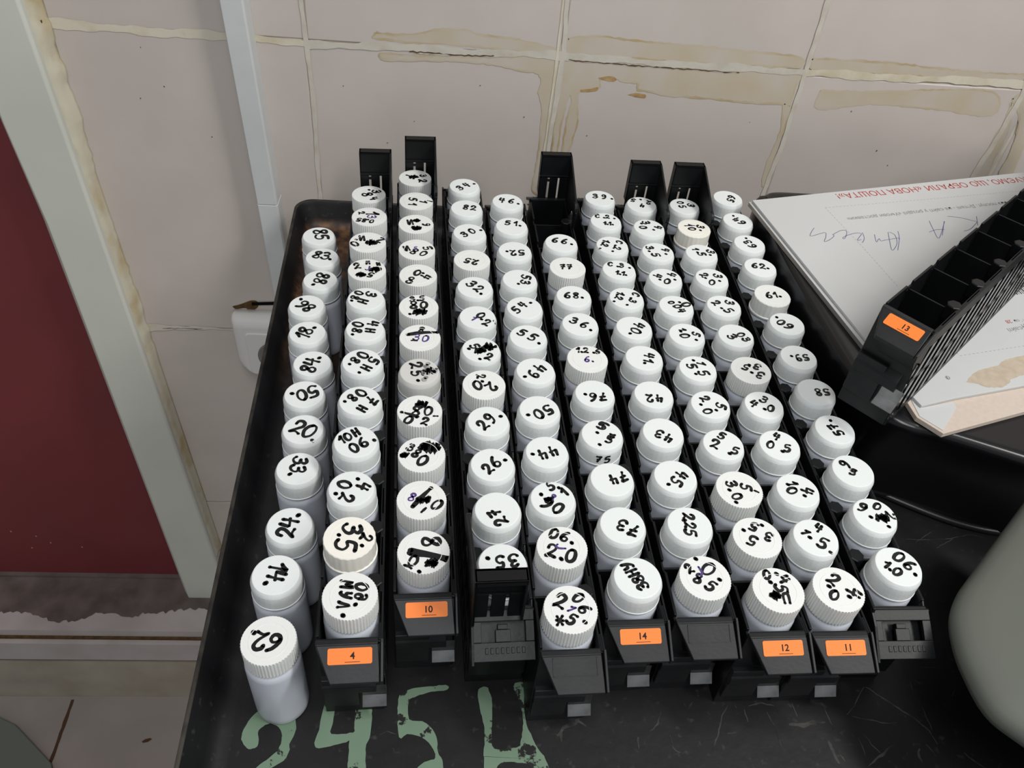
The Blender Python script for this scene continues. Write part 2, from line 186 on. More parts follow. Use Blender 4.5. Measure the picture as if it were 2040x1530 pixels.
M_brown = mat('dark_rust', (0.13, 0.075, 0.035), 0.9, 0.1, var=0.4, scale=150)
M_dark = mat('dark_gap', (0.004, 0.004, 0.004), 0.9, 0.1)
M_caulk = mat('yellowed_sealant', (0.60, 0.56, 0.45), 0.6, 0.3, col2=(0.46, 0.37, 0.20), scale=30, thr=(0.48, 0.75), bump=0.3, bscale=120)
M_frame = mat('white_painted_wood', (0.64, 0.65, 0.585), 0.4, 0.4, col2=(0.59, 0.60, 0.54), scale=8)
M_door = mat('maroon_paint', (0.19, 0.032, 0.037), 0.45, 0.4, col2=(0.17, 0.03, 0.034), scale=10)
M_sill = mat('worn_sill_paint', (0.17, 0.135, 0.125), 0.6, 0.3, col2=(0.10, 0.08, 0.07), scale=28, bump=0.3, bscale=120)
M_white = mat('white_step_paint', (0.52, 0.47, 0.46), 0.45, 0.4, col2=(0.45, 0.40, 0.38), scale=20)
M_skirt = mat('dirty_cream_paint', (0.44, 0.39, 0.32), 0.6, 0.3, col2=(0.36, 0.31, 0.25), scale=15)
M_floor = mat('floor_tile', (0.36, 0.315, 0.29), 0.35, 0.4, col2=(0.32, 0.28, 0.255), scale=12)
M_joint = mat('floor_joint', (0.09, 0.05, 0.03), 0.9, 0.1)
M_trunk = mat('pale_grey_plastic', (0.60, 0.62, 0.62), 0.4, 0.4, col2=(0.57, 0.59, 0.59), scale=30)
M_sock = mat('white_socket_plastic', (0.70, 0.69, 0.67), 0.25, 0.5)
M_sockin = mat('socket_well', (0.18, 0.17, 0.16), 0.5, 0.4)
M_cap = mat('white_cap_plastic', (0.75, 0.785, 0.78), 0.35, 0.4, bump=0.12, bscale=900)
M_capr = mat('white_ribbed_cap_plastic', (0.765, 0.775, 0.755), 0.4, 0.4, bump=0.12, bscale=900)
M_cream = mat('cream_cap_plastic', (0.84, 0.815, 0.745), 0.35, 0.4)
M_capg = mat('grey_clear_cap_plastic', (0.60, 0.60, 0.575), 0.35, 0.4)
M_body = mat('milky_bottle_plastic', (0.59, 0.62, 0.68), 0.28, 0.4, sss=0.4)
M_ink = mat('black_marker_ink', (0.008, 0.008, 0.009), 0.45, 0.3)
M_violet = mat('violet_marker_ink', (0.085, 0.05, 0.20), 0.5, 0.3)
M_faded = mat('faded_grey_ink', (0.16, 0.16, 0.16), 0.5, 0.3, col2=(0.42, 0.42, 0.41), scale=350)
M_rack = mat('black_rack_plastic', (0.0045, 0.005, 0.0058), 0.4, 0.26, col2=(0.0065, 0.007, 0.008), scale=60, bump=0.06, bscale=500)
M_rackg = mat('glossy_rack_rib', (0.007, 0.0075, 0.0085), 0.12, 0.5)
M_rackd = mat('dusty_rack_plastic', (0.0085, 0.009, 0.0105), 0.45, 0.3, col2=(0.0145, 0.015, 0.0165), scale=70, bump=0.06, bscale=500)
M_gloss = mat('black_gloss_plastic', (0.006, 0.006, 0.007), 0.24, 0.4)
M_metal = mat('spring_steel', (0.36, 0.36, 0.37), 0.34, 0.5, metal=1.0, col2=(0.22, 0.22, 0.22), scale=90)
M_orange = mat('orange_sticker', (0.90, 0.22, 0.035), 0.5, 0.3)
M_print = mat('printed_black', (0.02, 0.012, 0.01), 0.6, 0.2)
M_card = mat('white_card', (0.54, 0.545, 0.54), 0.6, 0.2, col2=(0.52, 0.525, 0.52), scale=6)
M_kraft = mat('kraft_board', (0.58, 0.49, 0.42), 0.85, 0.1, col2=(0.54, 0.455, 0.39), scale=300)
M_torn = mat('torn_kraft', (0.50, 0.42, 0.33), 0.9, 0.1, col2=(0.44, 0.365, 0.285), scale=200)
M_red = mat('red_print', (0.42, 0.05, 0.045), 0.6, 0.2)
M_grey = mat('grey_print', (0.22, 0.22, 0.215), 0.7, 0.2)
M_pen = mat('blue_pen_ink', (0.10, 0.105, 0.24), 0.5, 0.2)
M_green = mat('grey_green_plastic', (0.112, 0.119, 0.102), 0.6, 0.25, col2=(0.104, 0.111, 0.095), scale=6)
M_mat = mat('grey_green_mat', (0.16, 0.175, 0.15), 0.8, 0.2)
M_wood = mat('table_board', (0.30, 0.24, 0.18), 0.6, 0.3, var=0.25, scale=12)
M_scr = mat('scratch_grey', (0.052, 0.05, 0.047), 0.7, 0.2, col2=(0.016, 0.016, 0.016), scale=90, thr=(0.45, 0.62))
def tray_material():
    m = mat('black_enamel', (0.0095, 0.0095, 0.0105), 0.48, 0.35, bump=0.25, bscale=90); nt = m.node_tree; N = nt.nodes; L = nt.links; b = N['Principled BSDF']
    tc = N.new('ShaderNodeTexCoord')
    n = N.new('ShaderNodeTexNoise'); n.inputs['Scale'].default_value = 220; n.inputs['Detail'].default_value = 5
    L.new(tc.outputs['Object'], n.inputs['Vector'])
    r = N.new('ShaderNodeValToRGB'); r.color_ramp.elements[0].position = 0.63; r.color_ramp.elements[1].position = 0.80
    r.color_ramp.elements[0].color = (0.0085, 0.0085, 0.0095, 1); r.color_ramp.elements[1].color = (0.04, 0.0385, 0.036, 1)
    L.new(n.outputs['Fac'], r.inputs['Fac'])
    # rust in the far left corner of the tray floor
    sep = N.new('ShaderNodeSeparateXYZ'); L.new(tc.outputs['Object'], sep.inputs[0])
    def mapr(sock, a, b2):
        q = N.new('ShaderNodeMapRange'); q.clamp = True; q.inputs['From Min'].default_value = a; q.inputs['From Max'].default_value = b2
        L.new(sock, q.inputs['Value']); return q.outputs['Result']
    mx = mapr(sep.outputs['X'], -0.315, -0.35); my = mapr(sep.outputs['Y'], 0.08, 0.2); mz = mapr(sep.outputs['Z'], 0.011, 0.004)
    n3 = N.new('ShaderNodeTexNoise'); n3.inputs['Scale'].default_value = 38; n3.inputs['Detail'].default_value = 6; L.new(tc.outputs['Object'], n3.inputs['Vector'])
    nn = mapr(n3.outputs['Fac'], 0.36, 0.62)
    p = None
    for s in (mx, my, mz, nn):
        if p is None: p = s; continue
        q = N.new('ShaderNodeMath'); q.operation = 'MULTIPLY'; L.new(p, q.inputs[0]); L.new(s, q.inputs[1]); p = q.outputs[0]
    n4 = N.new('ShaderNodeTexNoise'); n4.inputs['Scale'].default_value = 120; n4.inputs['Detail'].default_value = 5; L.new(tc.outputs['Object'], n4.inputs['Vector'])
    r4 = N.new('ShaderNodeValToRGB'); r4.color_ramp.elements[0].position = 0.4; r4.color_ramp.elements[1].position = 0.72
    r4.color_ramp.elements[0].color = (0.075, 0.032, 0.014, 1); r4.color_ramp.elements[1].color = (0.30, 0.15, 0.07, 1)
    L.new(n4.outputs['Fac'], r4.inputs['Fac'])
    mix = N.new('ShaderNodeMix'); mix.data_type = 'RGBA'; L.new(p, mix.inputs['Factor']); L.new(r.outputs['Color'], mix.inputs['A']); L.new(r4.outputs['Color'], mix.inputs['B'])
    L.new(mix.outputs['Result'], b.inputs['Base Color'])
    return m
M_tray = tray_material()
M_rim = mat('worn_enamel_edge', (0.045, 0.038, 0.03), 0.6, 0.3, col2=(0.014, 0.013, 0.012), scale=80)
def paint_material():
    m = mat('worn_green_paint', (0.145, 0.235, 0.155), 0.6, 0.3); nt = m.node_tree; N = nt.nodes; L = nt.links; b = N['Principled BSDF']
    tc = N.new('ShaderNodeTexCoord')
    n = N.new('ShaderNodeTexNoise'); n.inputs['Scale'].default_value = 95; n.inputs['Detail'].default_value = 8; n.inputs['Roughness'].default_value = 0.65
    L.new(tc.outputs['Object'], n.inputs['Vector'])
    sep = N.new('ShaderNodeSeparateXYZ'); L.new(tc.outputs['Object'], sep.inputs[0])
    q = N.new('ShaderNodeMapRange'); q.clamp = True; q.inputs['From Min'].default_value = -0.30; q.inputs['From Max'].default_value = -0.19; q.inputs['To Max'].default_value = 0.10
    L.new(sep.outputs['X'], q.inputs['Value'])
    ad = N.new('ShaderNodeMath'); ad.operation = 'ADD'; L.new(n.outputs['Fac'], ad.inputs[0]); L.new(q.outputs['Result'], ad.inputs[1])
    r = N.new('ShaderNodeValToRGB'); r.color_ramp.elements[0].position = 0.625; r.color_ramp.elements[1].position = 0.65
    r.color_ramp.elements[0].color = (0.15, 0.225, 0.155, 1); r.color_ramp.elements[1].color = (0.012, 0.012, 0.012, 1)
    L.new(ad.outputs[0], r.inputs['Fac']); L.new(r.outputs['Color'], b.inputs['Base Color'])
    return m
M_paint = paint_material()

# ---------------------------------------------------------------- mesh helpers (all in millimetres)
class MB:
    def __init__(s, origin=None): s.bm = bmesh.new(); s.o = origin     # origin None: world layout; else local
    def v(s, x, y, z):
        return s.bm.verts.new(V(x, y, z) if s.o is None else Vector((x, y, z)) * 0.001)
    def face(s, vs, mi=0, smooth=False):
        try: f = s.bm.faces.new(vs)
        except ValueError: return None
        f.material_index = mi; f.smooth = smooth; return f
    def box(s, x0, x1, y0, y1, z0, z1, mi=0):
        p = [s.v(x, y, z) for z in (z0, z1) for x, y in ((x0, y0), (x1, y0), (x1, y1), (x0, y1))]
        for q in ((3, 2, 1, 0), (4, 5, 6, 7), (0, 1, 5, 4), (1, 2, 6, 5), (2, 3, 7, 6), (3, 0, 4, 7)): s.face([p[i] for i in q], mi)
    def hull8(s, p, mi=0):      # eight corners, bottom ring then top ring
        p = [s.v(*c) for c in p]
        for q in ((3, 2, 1, 0), (4, 5, 6, 7), (0, 1, 5, 4), (1, 2, 6, 5), (2, 3, 7, 6), (3, 0, 4, 7)): s.face([p[i] for i in q], mi)
    def prism(s, pts, a0, a1, axis='z', mi=0):
        # pts: polygon in the two other axes (x: (y,z), y: (x,z), z: (x,y))
        def mk(p, a): return s.v(a, p[0], p[1]) if axis == 'x' else s.v(p[0], a, p[1]) if axis == 'y' else s.v(p[0], p[1], a)
        A = sum(pts[i - 1][0] * pts[i][1] - pts[i][0] * pts[i - 1][1] for i in range(len(pts)))
        if (A < 0) != (axis == 'y'): pts = pts[::-1]
        lo = [mk(p, a0) for p in pts]; hi = [mk(p, a1) for p in pts]
        if a1 < a0: lo, hi = hi, lo
        n = len(pts); s.face(lo[::-1], mi); s.face(hi, mi)
        for i in range(n): s.face([lo[i], lo[(i + 1) % n], hi[(i + 1) % n], hi[i]], mi)
    def loft(s, rings, mi=0, smooth=False, cap0=True, cap1=True):
        R = [[s.v(*p) for p in r] for r in rings]; n = len(R[0])
        for a, b in zip(R, R[1:]):
            for i in range(n): s.face([a[i], a[(i + 1) % n], b[(i + 1) % n], b[i]], mi, smooth)
        if cap0: s.face(R[0][::-1], mi)
        if cap1: s.face(R[-1], mi)
        return R
    def lathe(s, prof, n=48, cx=0, cy=0, mi=0, smooth=True, rib=None):
        rings = []
        for r, z in prof:
            ring = []
            for i in range(n):
                a = 2 * math.pi * i / n; rr = r
                if rib and rib[0] <= z <= rib[1]: rr = r - (rib[2] if i % rib[3] >= rib[3] / 2 else 0)
                ring.append((cx + rr * math.cos(a), cy + rr * math.sin(a), z))
            rings.append(ring)
        s.loft(rings, mi, smooth)
    def ribbon(s, P, w, mi=0, jitter=0.0, dz=None):
        # flat ribbon in (a, b) along P, mapped by dz(a, b)
        L, R = [], []
        for i, p in enumerate(P):
            q0 = P[max(0, i - 1)]; q1 = P[min(len(P) - 1, i + 1)]
            dx, dy = q1[0] - q0[0], q1[1] - q0[1]; l = math.hypot(dx, dy) or 1
            nx, ny = -dy / l, dx / l; ww = w(i / max(1, len(P) - 1)) if callable(w) else w
            a = ww * (1 + random.uniform(-jitter, jitter)); b = ww * (1 + random.uniform(-jitter, jitter))
            L.append(s.v(*dz(p[0] + nx * a, p[1] + ny * a))); R.append(s.v(*dz(p[0] - nx * b, p[1] - ny * b)))
        for i in range(len(P) - 1): s.face([R[i], R[i + 1], L[i + 1], L[i]], mi)
    def build(s, name, mats, parent=None, bevel=0.0, sharp=35, keep=False):
        me = bpy.data.meshes.new(name); bmesh.ops.recalc_face_normals(s.bm, faces=s.bm.faces) if not keep else None
        s.bm.to_mesh(me); s.bm.free()
        for m in (mats if isinstance(mats, (list, tuple)) else [mats]): me.materials.append(m)
        o = bpy.data.objects.new(name, me); COL.objects.link(o)
        if parent: o.parent = parent
        if bevel:
            b = o.modifiers.new('bevel', 'BEVEL'); b.width = bevel * 0.001; b.segments = 2; b.limit_method = 'ANGLE'; b.angle_limit = math.radians(sharp); b.harden_normals = False
        return o
def smooth_path(P, n=6, closed=False):
    if len(P) < 3: return P
    out = []
    for i in range(len(P) - 1):
        p0 = P[max(0, i - 1)]; p1 = P[i]; p2 = P[i + 1]; p3 = P[min(len(P) - 1, i + 2)]
        for k in range(n):
            t = k / n
            out.append(tuple(0.5 * (2 * b + (c - a) * t + (2 * a - 5 * b + 4 * c - d) * t * t + (3 * b - a - 3 * c + d) * t ** 3) for a, b, c, d in zip(p0, p1, p2, p3)))
    out.append(tuple(P[-1])); return out
def dense(P, step):
    out = [tuple(P[0])]
    for a, b in zip(P, P[1:]):
        n = max(1, int(math.dist(a, b) / step))
        out += [tuple(x + (y - x) * k / n for x, y in zip(a, b)) for k in range(1, n + 1)]
    return out
def tag(o, label=None, cat=None, group=None, kind=None):
    if label: o['label'] = label
    if cat: o['category'] = cat
    if group: o['group'] = group
    if kind: o['kind'] = kind
    return o
def empty(name, loc, rz=0.0):
    e = bpy.data.objects.new(name, None); COL.objects.link(e); e.location = loc; e.rotation_euler = (0, 0, rz); e.empty_display_size = 0.01; return e
def text_mesh(body, origin, ex, ey, name, m, parent, width=None, height=None, lift=(0, 0, 1), align='L', to=None, bold=0.0):
    # body set in the plane of ex, ey (unit vectors); fitted to a width or a height, in mm
    c = bpy.data.curves.new(name, 'FONT'); c.body = body; c.offset = bold
    t = bpy.data.objects.new(name, c); COL.objects.link(t)
    dg = bpy.context.evaluated_depsgraph_get(); me = bpy.data.meshes.new_from_object(t.evaluated_get(dg))
    bpy.data.objects.remove(t)
    xs = [v.co.x for v in me.vertices]; ys = [v.co.y for v in me.vertices]
    s = width / (max(xs) - min(xs)) if width else height / (max(ys) - min(ys))
    x0 = min(xs) if align == 'L' else (min(xs) + max(xs)) / 2
    y0 = 0 if align == 'L' else (min(ys) + max(ys)) / 2
    for v in me.vertices:
        a, b = (v.co.x - x0) * s, (v.co.y - y0) * s
        p = [origin[i] + ex[i] * a + ey[i] * b for i in range(3)]
        v.co = V(*p) if to is None else Vector(p) * 0.001
    me.materials.clear(); me.materials.append(m); me.name = name
    o = bpy.data.objects.new(name, me); COL.objects.link(o); o.parent = parent; return o

# ---------------------------------------------------------------- room shell
VX = [-334.5, -124.0, 86.5, 297.2, 507.7, 718.2, 929]
VZ = [-890, -848, -538, -237.5, 76, 386, 700]
wb = MB()
wb.box(-326, 929, WALL + 0.6, WALL + 60, ZFLOOR, 700, 1)
g = 1.0
for i in range(len(VX) - 1):
    for k in range(len(VZ) - 1):
        x0 = VX[i] + g if i else -326; x1 = VX[i + 1] - g; z0, z1 = VZ[k] + g, VZ[k + 1] - g
        j = random.uniform(-0.25, 0.25)
        c = 1.2
        wb.loft([[(x0, WALL + 1, z0), (x1, WALL + 1, z0), (x1, WALL + 1, z1), (x0, WALL + 1, z1)],
                 [(x0, WALL + c + j - .6, z0), (x1, WALL + c + j - .6, z0), (x1, WALL + c + j - .6, z1), (x0, WALL + c + j - .6, z1)],
                 [(x0 + c, WALL + j, z0 + c), (x1 - c, WALL + j, z0 + c), (x1 - c, WALL + j, z1 - c), (x0 + c, WALL + j, z1 - c)]], 0, False, False, True)
lay = [0]
def onwall(off): return lambda a, b: (a, WALL - off, b)
def joint(P, w, jit, mi):
    lay[0] += 1
    Q = dense(P, 2.5); off = onwall(0.42 + 0.008 * lay[0]); ph = [random.uniform(0, 6.28) for _ in range(8)]
    L_, R_ = [], []
    for i, p in enumerate(Q):
        q0 = Q[max(0, i - 1)]; q1 = Q[min(len(Q) - 1, i + 1)]; dx, dy = q1[0] - q0[0], q1[1] - q0[1]; l = math.hypot(dx, dy) or 1
        ww = w(i / max(1, len(Q) - 1)) if callable(w) else w
        wob = lambda k: 1 + jit * (.55 * math.sin(i * .13 + ph[k]) + .4 * math.sin(i * .31 + ph[k + 1]) + .25 * math.sin(i * .83 + ph[k + 2])) + random.uniform(-.12, .12) * jit
        a_, b_ = ww * max(.35, wob(0)), ww * max(.35, wob(3))
        L_.append(wb.v(*off(p[0] - dy / l * a_, p[1] + dx / l * a_))); R_.append(wb.v(*off(p[0] + dy / l * b_, p[1] - dx / l * b_)))
    for i in range(len(Q) - 1): wb.face([R_[i], R_[i + 1], L_[i + 1], L_[i]], mi)
def blob(P, mi, jit=1.0):
    lay[0] += 1
    Q = dense(smooth_path(list(P) + [P[0]], 4), 3.0)[:-1]
    vs = [wb.v(a + random.uniform(-jit, jit) * .4, WALL - 0.30 - 0.006 * lay[0], b + random.uniform(-jit, jit) * .4) for a, b in Q]
    wb.face(vs, mi)
    if mi == 2:
        wb.ribbon(Q + Q[:1], 0.8, 7, 0.85, onwall(0.32 + 0.006 * lay[0]))
for k in 'abcdefghi': blob(D['stain'][k], 2)
for P in D['rust']: blob(P, 3, 0.5)
blob(D['brown'], 4, 0.8)
lay[0] += 1
gp = D['gap']; wb.face([wb.v(a, WALL - 1.2, b) for a, b in gp], 5)
P = D['joint_h']; joint(P[:4], lambda t: 2.6 + 1.6 * (1 - t), 0.45, 1); joint(P[3:5], 3.2, 0.5, 6); joint(P[4:6], 3.0, 0.5, 6); joint(P[5:], 3.2, 0.4, 1)
joint([(507, 80), (929, 82)], 3.0, 0.4, 1)
for i, P in enumerate(D['joint_v'][0]):
    joint(P, (1.9, 2.0, 2.0, 2.4)[i], 0.35, 6)
    joint([P[-1], (P[-1][0], -840)], 2.2, 0.4, 6); joint([(P[0][0], 125), (P[0][0], 690)], 2.4, 0.4, 6)
joint([(86.5 - 4.2, 140), (87 - 4, 78), (84 - 4, -60)], 0.9, 0.4, 1)
joint(D['joint_h2'], lambda t: 2.6 * (1 - t) + 1.0, 0.6, 6); joint([(-179, -237.5), (929, -237.5)], 1.8, 0.4, 6)
joint(D['joint_h3'] + [[929, -538]], 1.2, 0.5, 6)
for P in ([(-303, -239), (-290, -238.6), (-262, -238)], [(-40, 73.5), (0, 73), (30, 74)], [(93, 75), (150, 74), (240, 73.6)]):
    lay[0] += 1; Q = [(a, b + random.uniform(-.4, .4)) for a, b in dense(P, 3)]
    wb.ribbon(Q, 0.35, 4, 0.9, onwall(0.5 + 0.008 * lay[0]))
for a, b in ((-258, 62), (-246, 30), (-268, 18), (-214, -14), (-96, 40), (-60, -10), (-36, 12), (-22, -22), (60, 22), (20, 48), (118, 8), (168, -14), (262, 30), (388, 10), (404, -4), (350, 46)):
    lay[0] += 1
    n = random.randint(5, 7); r = random.uniform(0.35, 0.8)
    wb.face([wb.v(a + r * random.uniform(.5, 1) * math.cos(6.283 * q / n), WALL - 0.55, b + r * random.uniform(.5, 1.4) * math.sin(6.283 * q / n)) for q in range(n)], 4)
tag(wb.build('wall_back', [M_tile, M_grout, M_stain, M_rust, M_brown, M_dark, M_groutpale, M_tide]), kind='structure')

fb = MB()
fb.box(-1800, 2300, -1900, WALL + 60, ZFLOOR - 20, ZFLOOR)
def floorline(P, w):
    fb.ribbon(dense(P, 8), w, 1, 0.25, lambda a, b: (a, b, ZFLOOR + 0.4))
floorline([(-552, 592), (-551, 498), (-545, 200), (-540, -200)], 2.4)
floorline([(-1500, 150), (600, 150)], 2.4); floorline([(-130, 600), (-115, -200)], 2.4); floorline([(-950, 580), (-935, -200)], 2.4)
for a, b in ((-425, 530), (-360, 560)):
    fb.face([fb.v(a + 7 * math.cos(q), b + 3 * math.sin(q) + 2 * math.cos(q), ZFLOOR + .4) for q in (0, 1, 2, 3, 4, 5)], 1)
tag(fb.build('floor', [M_floor, M_joint]), kind='structure')
cb = MB(); cb.box(-1800, 2300, -1900, WALL + 60, 1560, 1580)
tag(cb.build('ceiling', mat('ceiling_white', (0.8, 0.8, 0.78), 0.8, 0.2)), kind='structure')

# door, its casing, the sealant bead and the step below it
db = MB(); db.box(-1300, -352, 696, 726, -735, 900)
for a, b in ((-560, -640), (-574, -668), (-545, -655), (-505, -664), (-590, -630)):
    db.box(a, a + 1.6, 695.8, 696, b, b + 2.4, 1)
tag(db.build('door_1', [M_door, M_skirt]), kind='structure')
def lerp(P, z):
    for (a, za), (b, zb) in zip(P, P[1:]):
        if zb <= z <= za: return a + (b - a) * (z - za) / (zb - za)
    return P[0][0] if z > P[0][1] else P[-1][0]
tb = MB(); rings = []
for z in (-815, -700, -560, -400, -250, -100, 0, 100, 300, 600, 900):
    t = (z + 771) / 890.0
    xr = -304 - 28.5 * t; xl = -370.5 - 11.5 * t
    k = 4 if z > -70 else 9
    rings.append([(xl, 690, z), (xr, 690, z), (xr, 662, z), (xr - 2, 660, z), (xl + k, 660, z), (xl + 1, 664 if z > -70 else 671, z)])
tb.loft(rings)
tb.lathe([(0.1, 0), (2.6, 0), (2.6, 1.2), (0.1, 1.2)], 12, 0, 0) if False else None
tag(tb.build('trim_1', M_frame, bevel=0.8), kind='structure')
sb = MB(); rings = []
Cr = D['caulkR']; z = -640
while z < 320:
    xr = lerp(Cr, z) + random.uniform(-1.4, 1.4); t = (z + 771) / 890.0; xl = -304 - 28.5 * t - 1.5
    h = random.uniform(0, 2.5); m_ = (xl + xr) / 2
    xr = max(xr, xl + 5)
    rings.append([(xl, 684.5, z), (xr, 684.5, z), (xr - 1, 682 - h * .4, z), (m_ + 1.5, 676 - h, z), (xl + 2, 668 - h * .6, z), (xl, 667, z)])
    z += random.uniform(4, 9)
sb.loft(rings, 0, True)
for z in (-3, -20, -63, -96, -212, -222, -300, -318, 80):
    xr = lerp(Cr, z) - 3.5; sb.box(xr - .8, xr + .8, 674.5, 676, z, z + random.uniform(1, 3), 1)
tag(sb.build('trim_2', [M_caulk, M_brown]), kind='structure')
nb = MB()
nb.box(-1300, -296, 606, 724, -770, -733, 1)
nb.box(-1300, -296, 603, 640, -768, -747, 2)
nb.box(-1300, -296, 596, 640, -797, -752, 1)                                    # white nose
nb.box(-1300, -296, 601, 640, -808, -797, 2)
nb.box(-1300, -296, 597, 640, ZFLOOR, -808, 3)
x = -700.0; E_ = []                                                             # ragged limit of the worn brown paint
while x < -297: E_.append((x, 632 + 4 * math.sin(x * .05) + random.uniform(-2.5, 2.5) - (9 if -545 < x < -490 else 3 if x < -420 else -6))); x += 4
vs = [nb.v(a, 695.5, -732.6) for a, b in E_]; vq = [nb.v(a, max(b, 609), -732.6) for a, b in E_]
for i in range(len(E_) - 1): nb.face([vq[i], vq[i + 1], vs[i + 1], vs[i]], 0)
nb.box(-1300, -296, 690, 696, -733, -728, 0)
tag(nb.build('trim_3', [M_sill, M_white, M_brown, M_skirt]), kind='structure')

# ---------------------------------------------------------------- wall fittings
e = tag(empty('cable_trunking', V(-172, WALL, -160)), 'slim pale grey cable trunking running up the tiled wall', 'cable trunking')
e_o = (-172, WALL, -160)
def loc(mb_pts, o): return [(x - o[0], y - o[1], z - o[2]) for x, y, z in mb_pts]
(c0, c1), (d0, d1), (f0, f1) = D['conduit']
def trunk(za, zb, grow):
    t = MB(0); R = []
    for z in (za, zb):
        k = (z - c1[1]) / (c0[1] - c1[1]); xl = c1[0] + (c0[0] - c1[0]) * k; xr = xl + 18.5
        R.append(loc([(xl - grow, WALL, z), (xr + grow, WALL, z), (xr + grow, 666 - grow, z), (xr - 1, 664 - grow, z), (xl + 1, 664 - grow, z), (xl - grow, 666 - grow, z)], e_o))
    t.loft(R); return t
trunk(-68.4, 640, 0).build('trunking_cover', M_trunk, e, 0.4)
trunk(-196, -68.9, 0.3).build('trunking_cover', M_trunk, e, 0.4)
so = (-183.0, WALL, -251.0)
e = tag(empty('wall_socket', V(*so)), 'white electrical socket half hidden behind the black tray rim', 'socket')
def rrect(hx, hz, r, n=6, rb=None):
    out = []
    for cx, cz, a0, rr in ((hx, hz, 0, r), (-hx, hz, 90, r), (-hx, -hz, 180, rb or r), (hx, -hz, 270, rb or r)):
        sx, sz = (1 if cx > 0 else -1), (1 if cz > 0 else -1)
        for k in range(n + 1):
            a = math.radians(a0 + 90 * k / n); out.append((cx - sx * rr + rr * math.cos(a), cz - sz * rr + rr * math.sin(a)))
    return out
s = MB(0)
s.loft([[(a, -y, b) for a, b in rrect(h, h - .5, r, 8, rb)] for h, r, rb, y in ((43, 5, 30, 0), (43, 5, 30, 8), (42, 6, 29, 14), (38.5, 8, 27, 18.5), (32, 5, 8, 19.5))], 0, True)
s.build('socket_frame', M_sock, e)
s = MB(0)
s.loft([[(a, -y, b - 2) for a, b in rrect(h, h, r, 6)] for h, r, y in ((29, 5, 19.6), (29, 5, 20.8), (28, 4, 21.6))])
s.build('socket_insert', M_sock, e, 0.4)
s = MB(0)
R = []
for r, y in ((20.5, 21.7), (20.5, 22.4), (18.5, 22.4), (17.5, 21.9), (0.2, 21.8)):
    R.append([(r * math.cos(6.2832 * i / 40) + 2, -y, r * math.sin(6.2832 * i / 40) - 4) for i in range(40)])
s.loft(R, 0, True); s.build('socket_well', M_sockin, e)

# ---------------------------------------------------------------- table and black enamel tray
TX0, TX1 = -95, 640
e = tag(empty('lab_table', V(270, 350, ZFLOOR)), 'plain table underneath the wide black tray', 'table')
t = MB(0); t.box(TX0 - 270, TX1 - 270, 60 - 350, 650 - 350, -ZFLOOR - 120, -ZFLOOR - 87.6); t.build('tabletop', M_wood, e, 1)
for ax in (TX0 + 15, TX1 - 55):
    for ay in (80, 600):
        t = MB(0); t.box(ax - 270, ax + 40 - 270, ay - 350, ay + 40 - 350, 0, -ZFLOOR - 120); t.build('leg', M_wood, e, 1)
e = tag(empty('enamel_tray', V(250, 350, ZT - 1.6)), 'wide shallow black tray with rust in its corner and green painted figures', 'tray')
def outline(off, z):
    P = [(-116.5, -30), (-118, 40), (-142.4 , 652)]
    xl = lambda y: -116 - 26.5 * (y - 0) / 660.0
    pts = [(xl(20) + off, 20), ]
    ys = [20, 100, 200, 300, 400, 500, 600, 640]
    pts = [(xl(y) + off, y) for y in ys]
    r = 16 - off * .5; cx, cy = xl(650) + off + r, 668 - off - r
    pts = [p for p in pts if p[1] < cy - 1]
    pts += [(cx - r * math.cos(math.radians(a)), cy + r * math.sin(math.radians(a))) for a in range(0, 91, 10)]
    pts += [(x, 668 - off) for x in (0, 100, 200, 300, 400, 500, 600)] + [(660, 668 - off), (660, 20)]
    return [(x - 250, y - 350, z - (ZT - 1.6)) for x, y in pts]
t = MB(0)
def strip(rings, mi):
    R = [[t.v(*p) for p in r] for r in rings]; n = min(len(r) for r in R)
    for a, b in zip(R, R[1:]):
        for i in range(n - 1): t.face([a[i], a[i + 1], b[i + 1], b[i]], mi, True)
    return R
RZ = -62.5
prof = [(9.5, ZT - 1.6), (4, ZT + 4), (0, RZ - 1.5), (-0.4, RZ), (1.0, RZ + .4)]
strip([outline(a, z) for a, z in prof[:4]], 0); strip([outline(a, z) for a, z in prof[3:]] + [outline(1.9, RZ - .4)], 1)
R = strip([outline(a, z) for a, z in [(1.9, RZ - .4), (3.4, RZ - 3), (8, ZT + 7), (11, ZT + 2.4), (15, ZT + .5), (19, ZT)]], 0)
t.face(R[-1], 0); R = strip([outline(9.5, ZT - 1.6)], 0); t.face(R[-1][::-1], 0)
for q in t.bm.faces: q.smooth = len(q.verts) == 4
t.bm.normal_update()
tray = t.build('tray_pan', [M_tray, M_rim], e)
def off_e(p, z): return (p[0] - 250, p[1] - 350, z - (ZT - 1.6))
for i, k in enumerate('245C'):
    t = MB(0); Q = dense(smooth_path(D['paint'][k] + [D['paint'][k][0]], 3), 1.6)[:-1]
    vs = [t.v(*off_e((a + random.uniform(-.22, .22), b + random.uniform(-.22, .22)), ZT + .15 + .02 * i)) for a, b in Q]
    t.face(vs); o = t.build('painted_figure', M_paint, e); tag(o, 'worn pale green painted figure on the tray floor')
for i, (P, wd) in enumerate(D['scratch']):
    t = MB(0); Q = [(a + random.uniform(-.3, .3), b + random.uniform(-.3, .3)) for a, b in dense(P, 2.0)]
    t.ribbon(Q, lambda u: wd * .45 * (0.35 + 1.3 * min(u, 1 - u) + random.uniform(0, .3)), 0, 0.4, lambda a, b: off_e((a, b), ZT + .06 + .002 * i))
    t.build('scratch', M_scr, e)
t = MB(0)
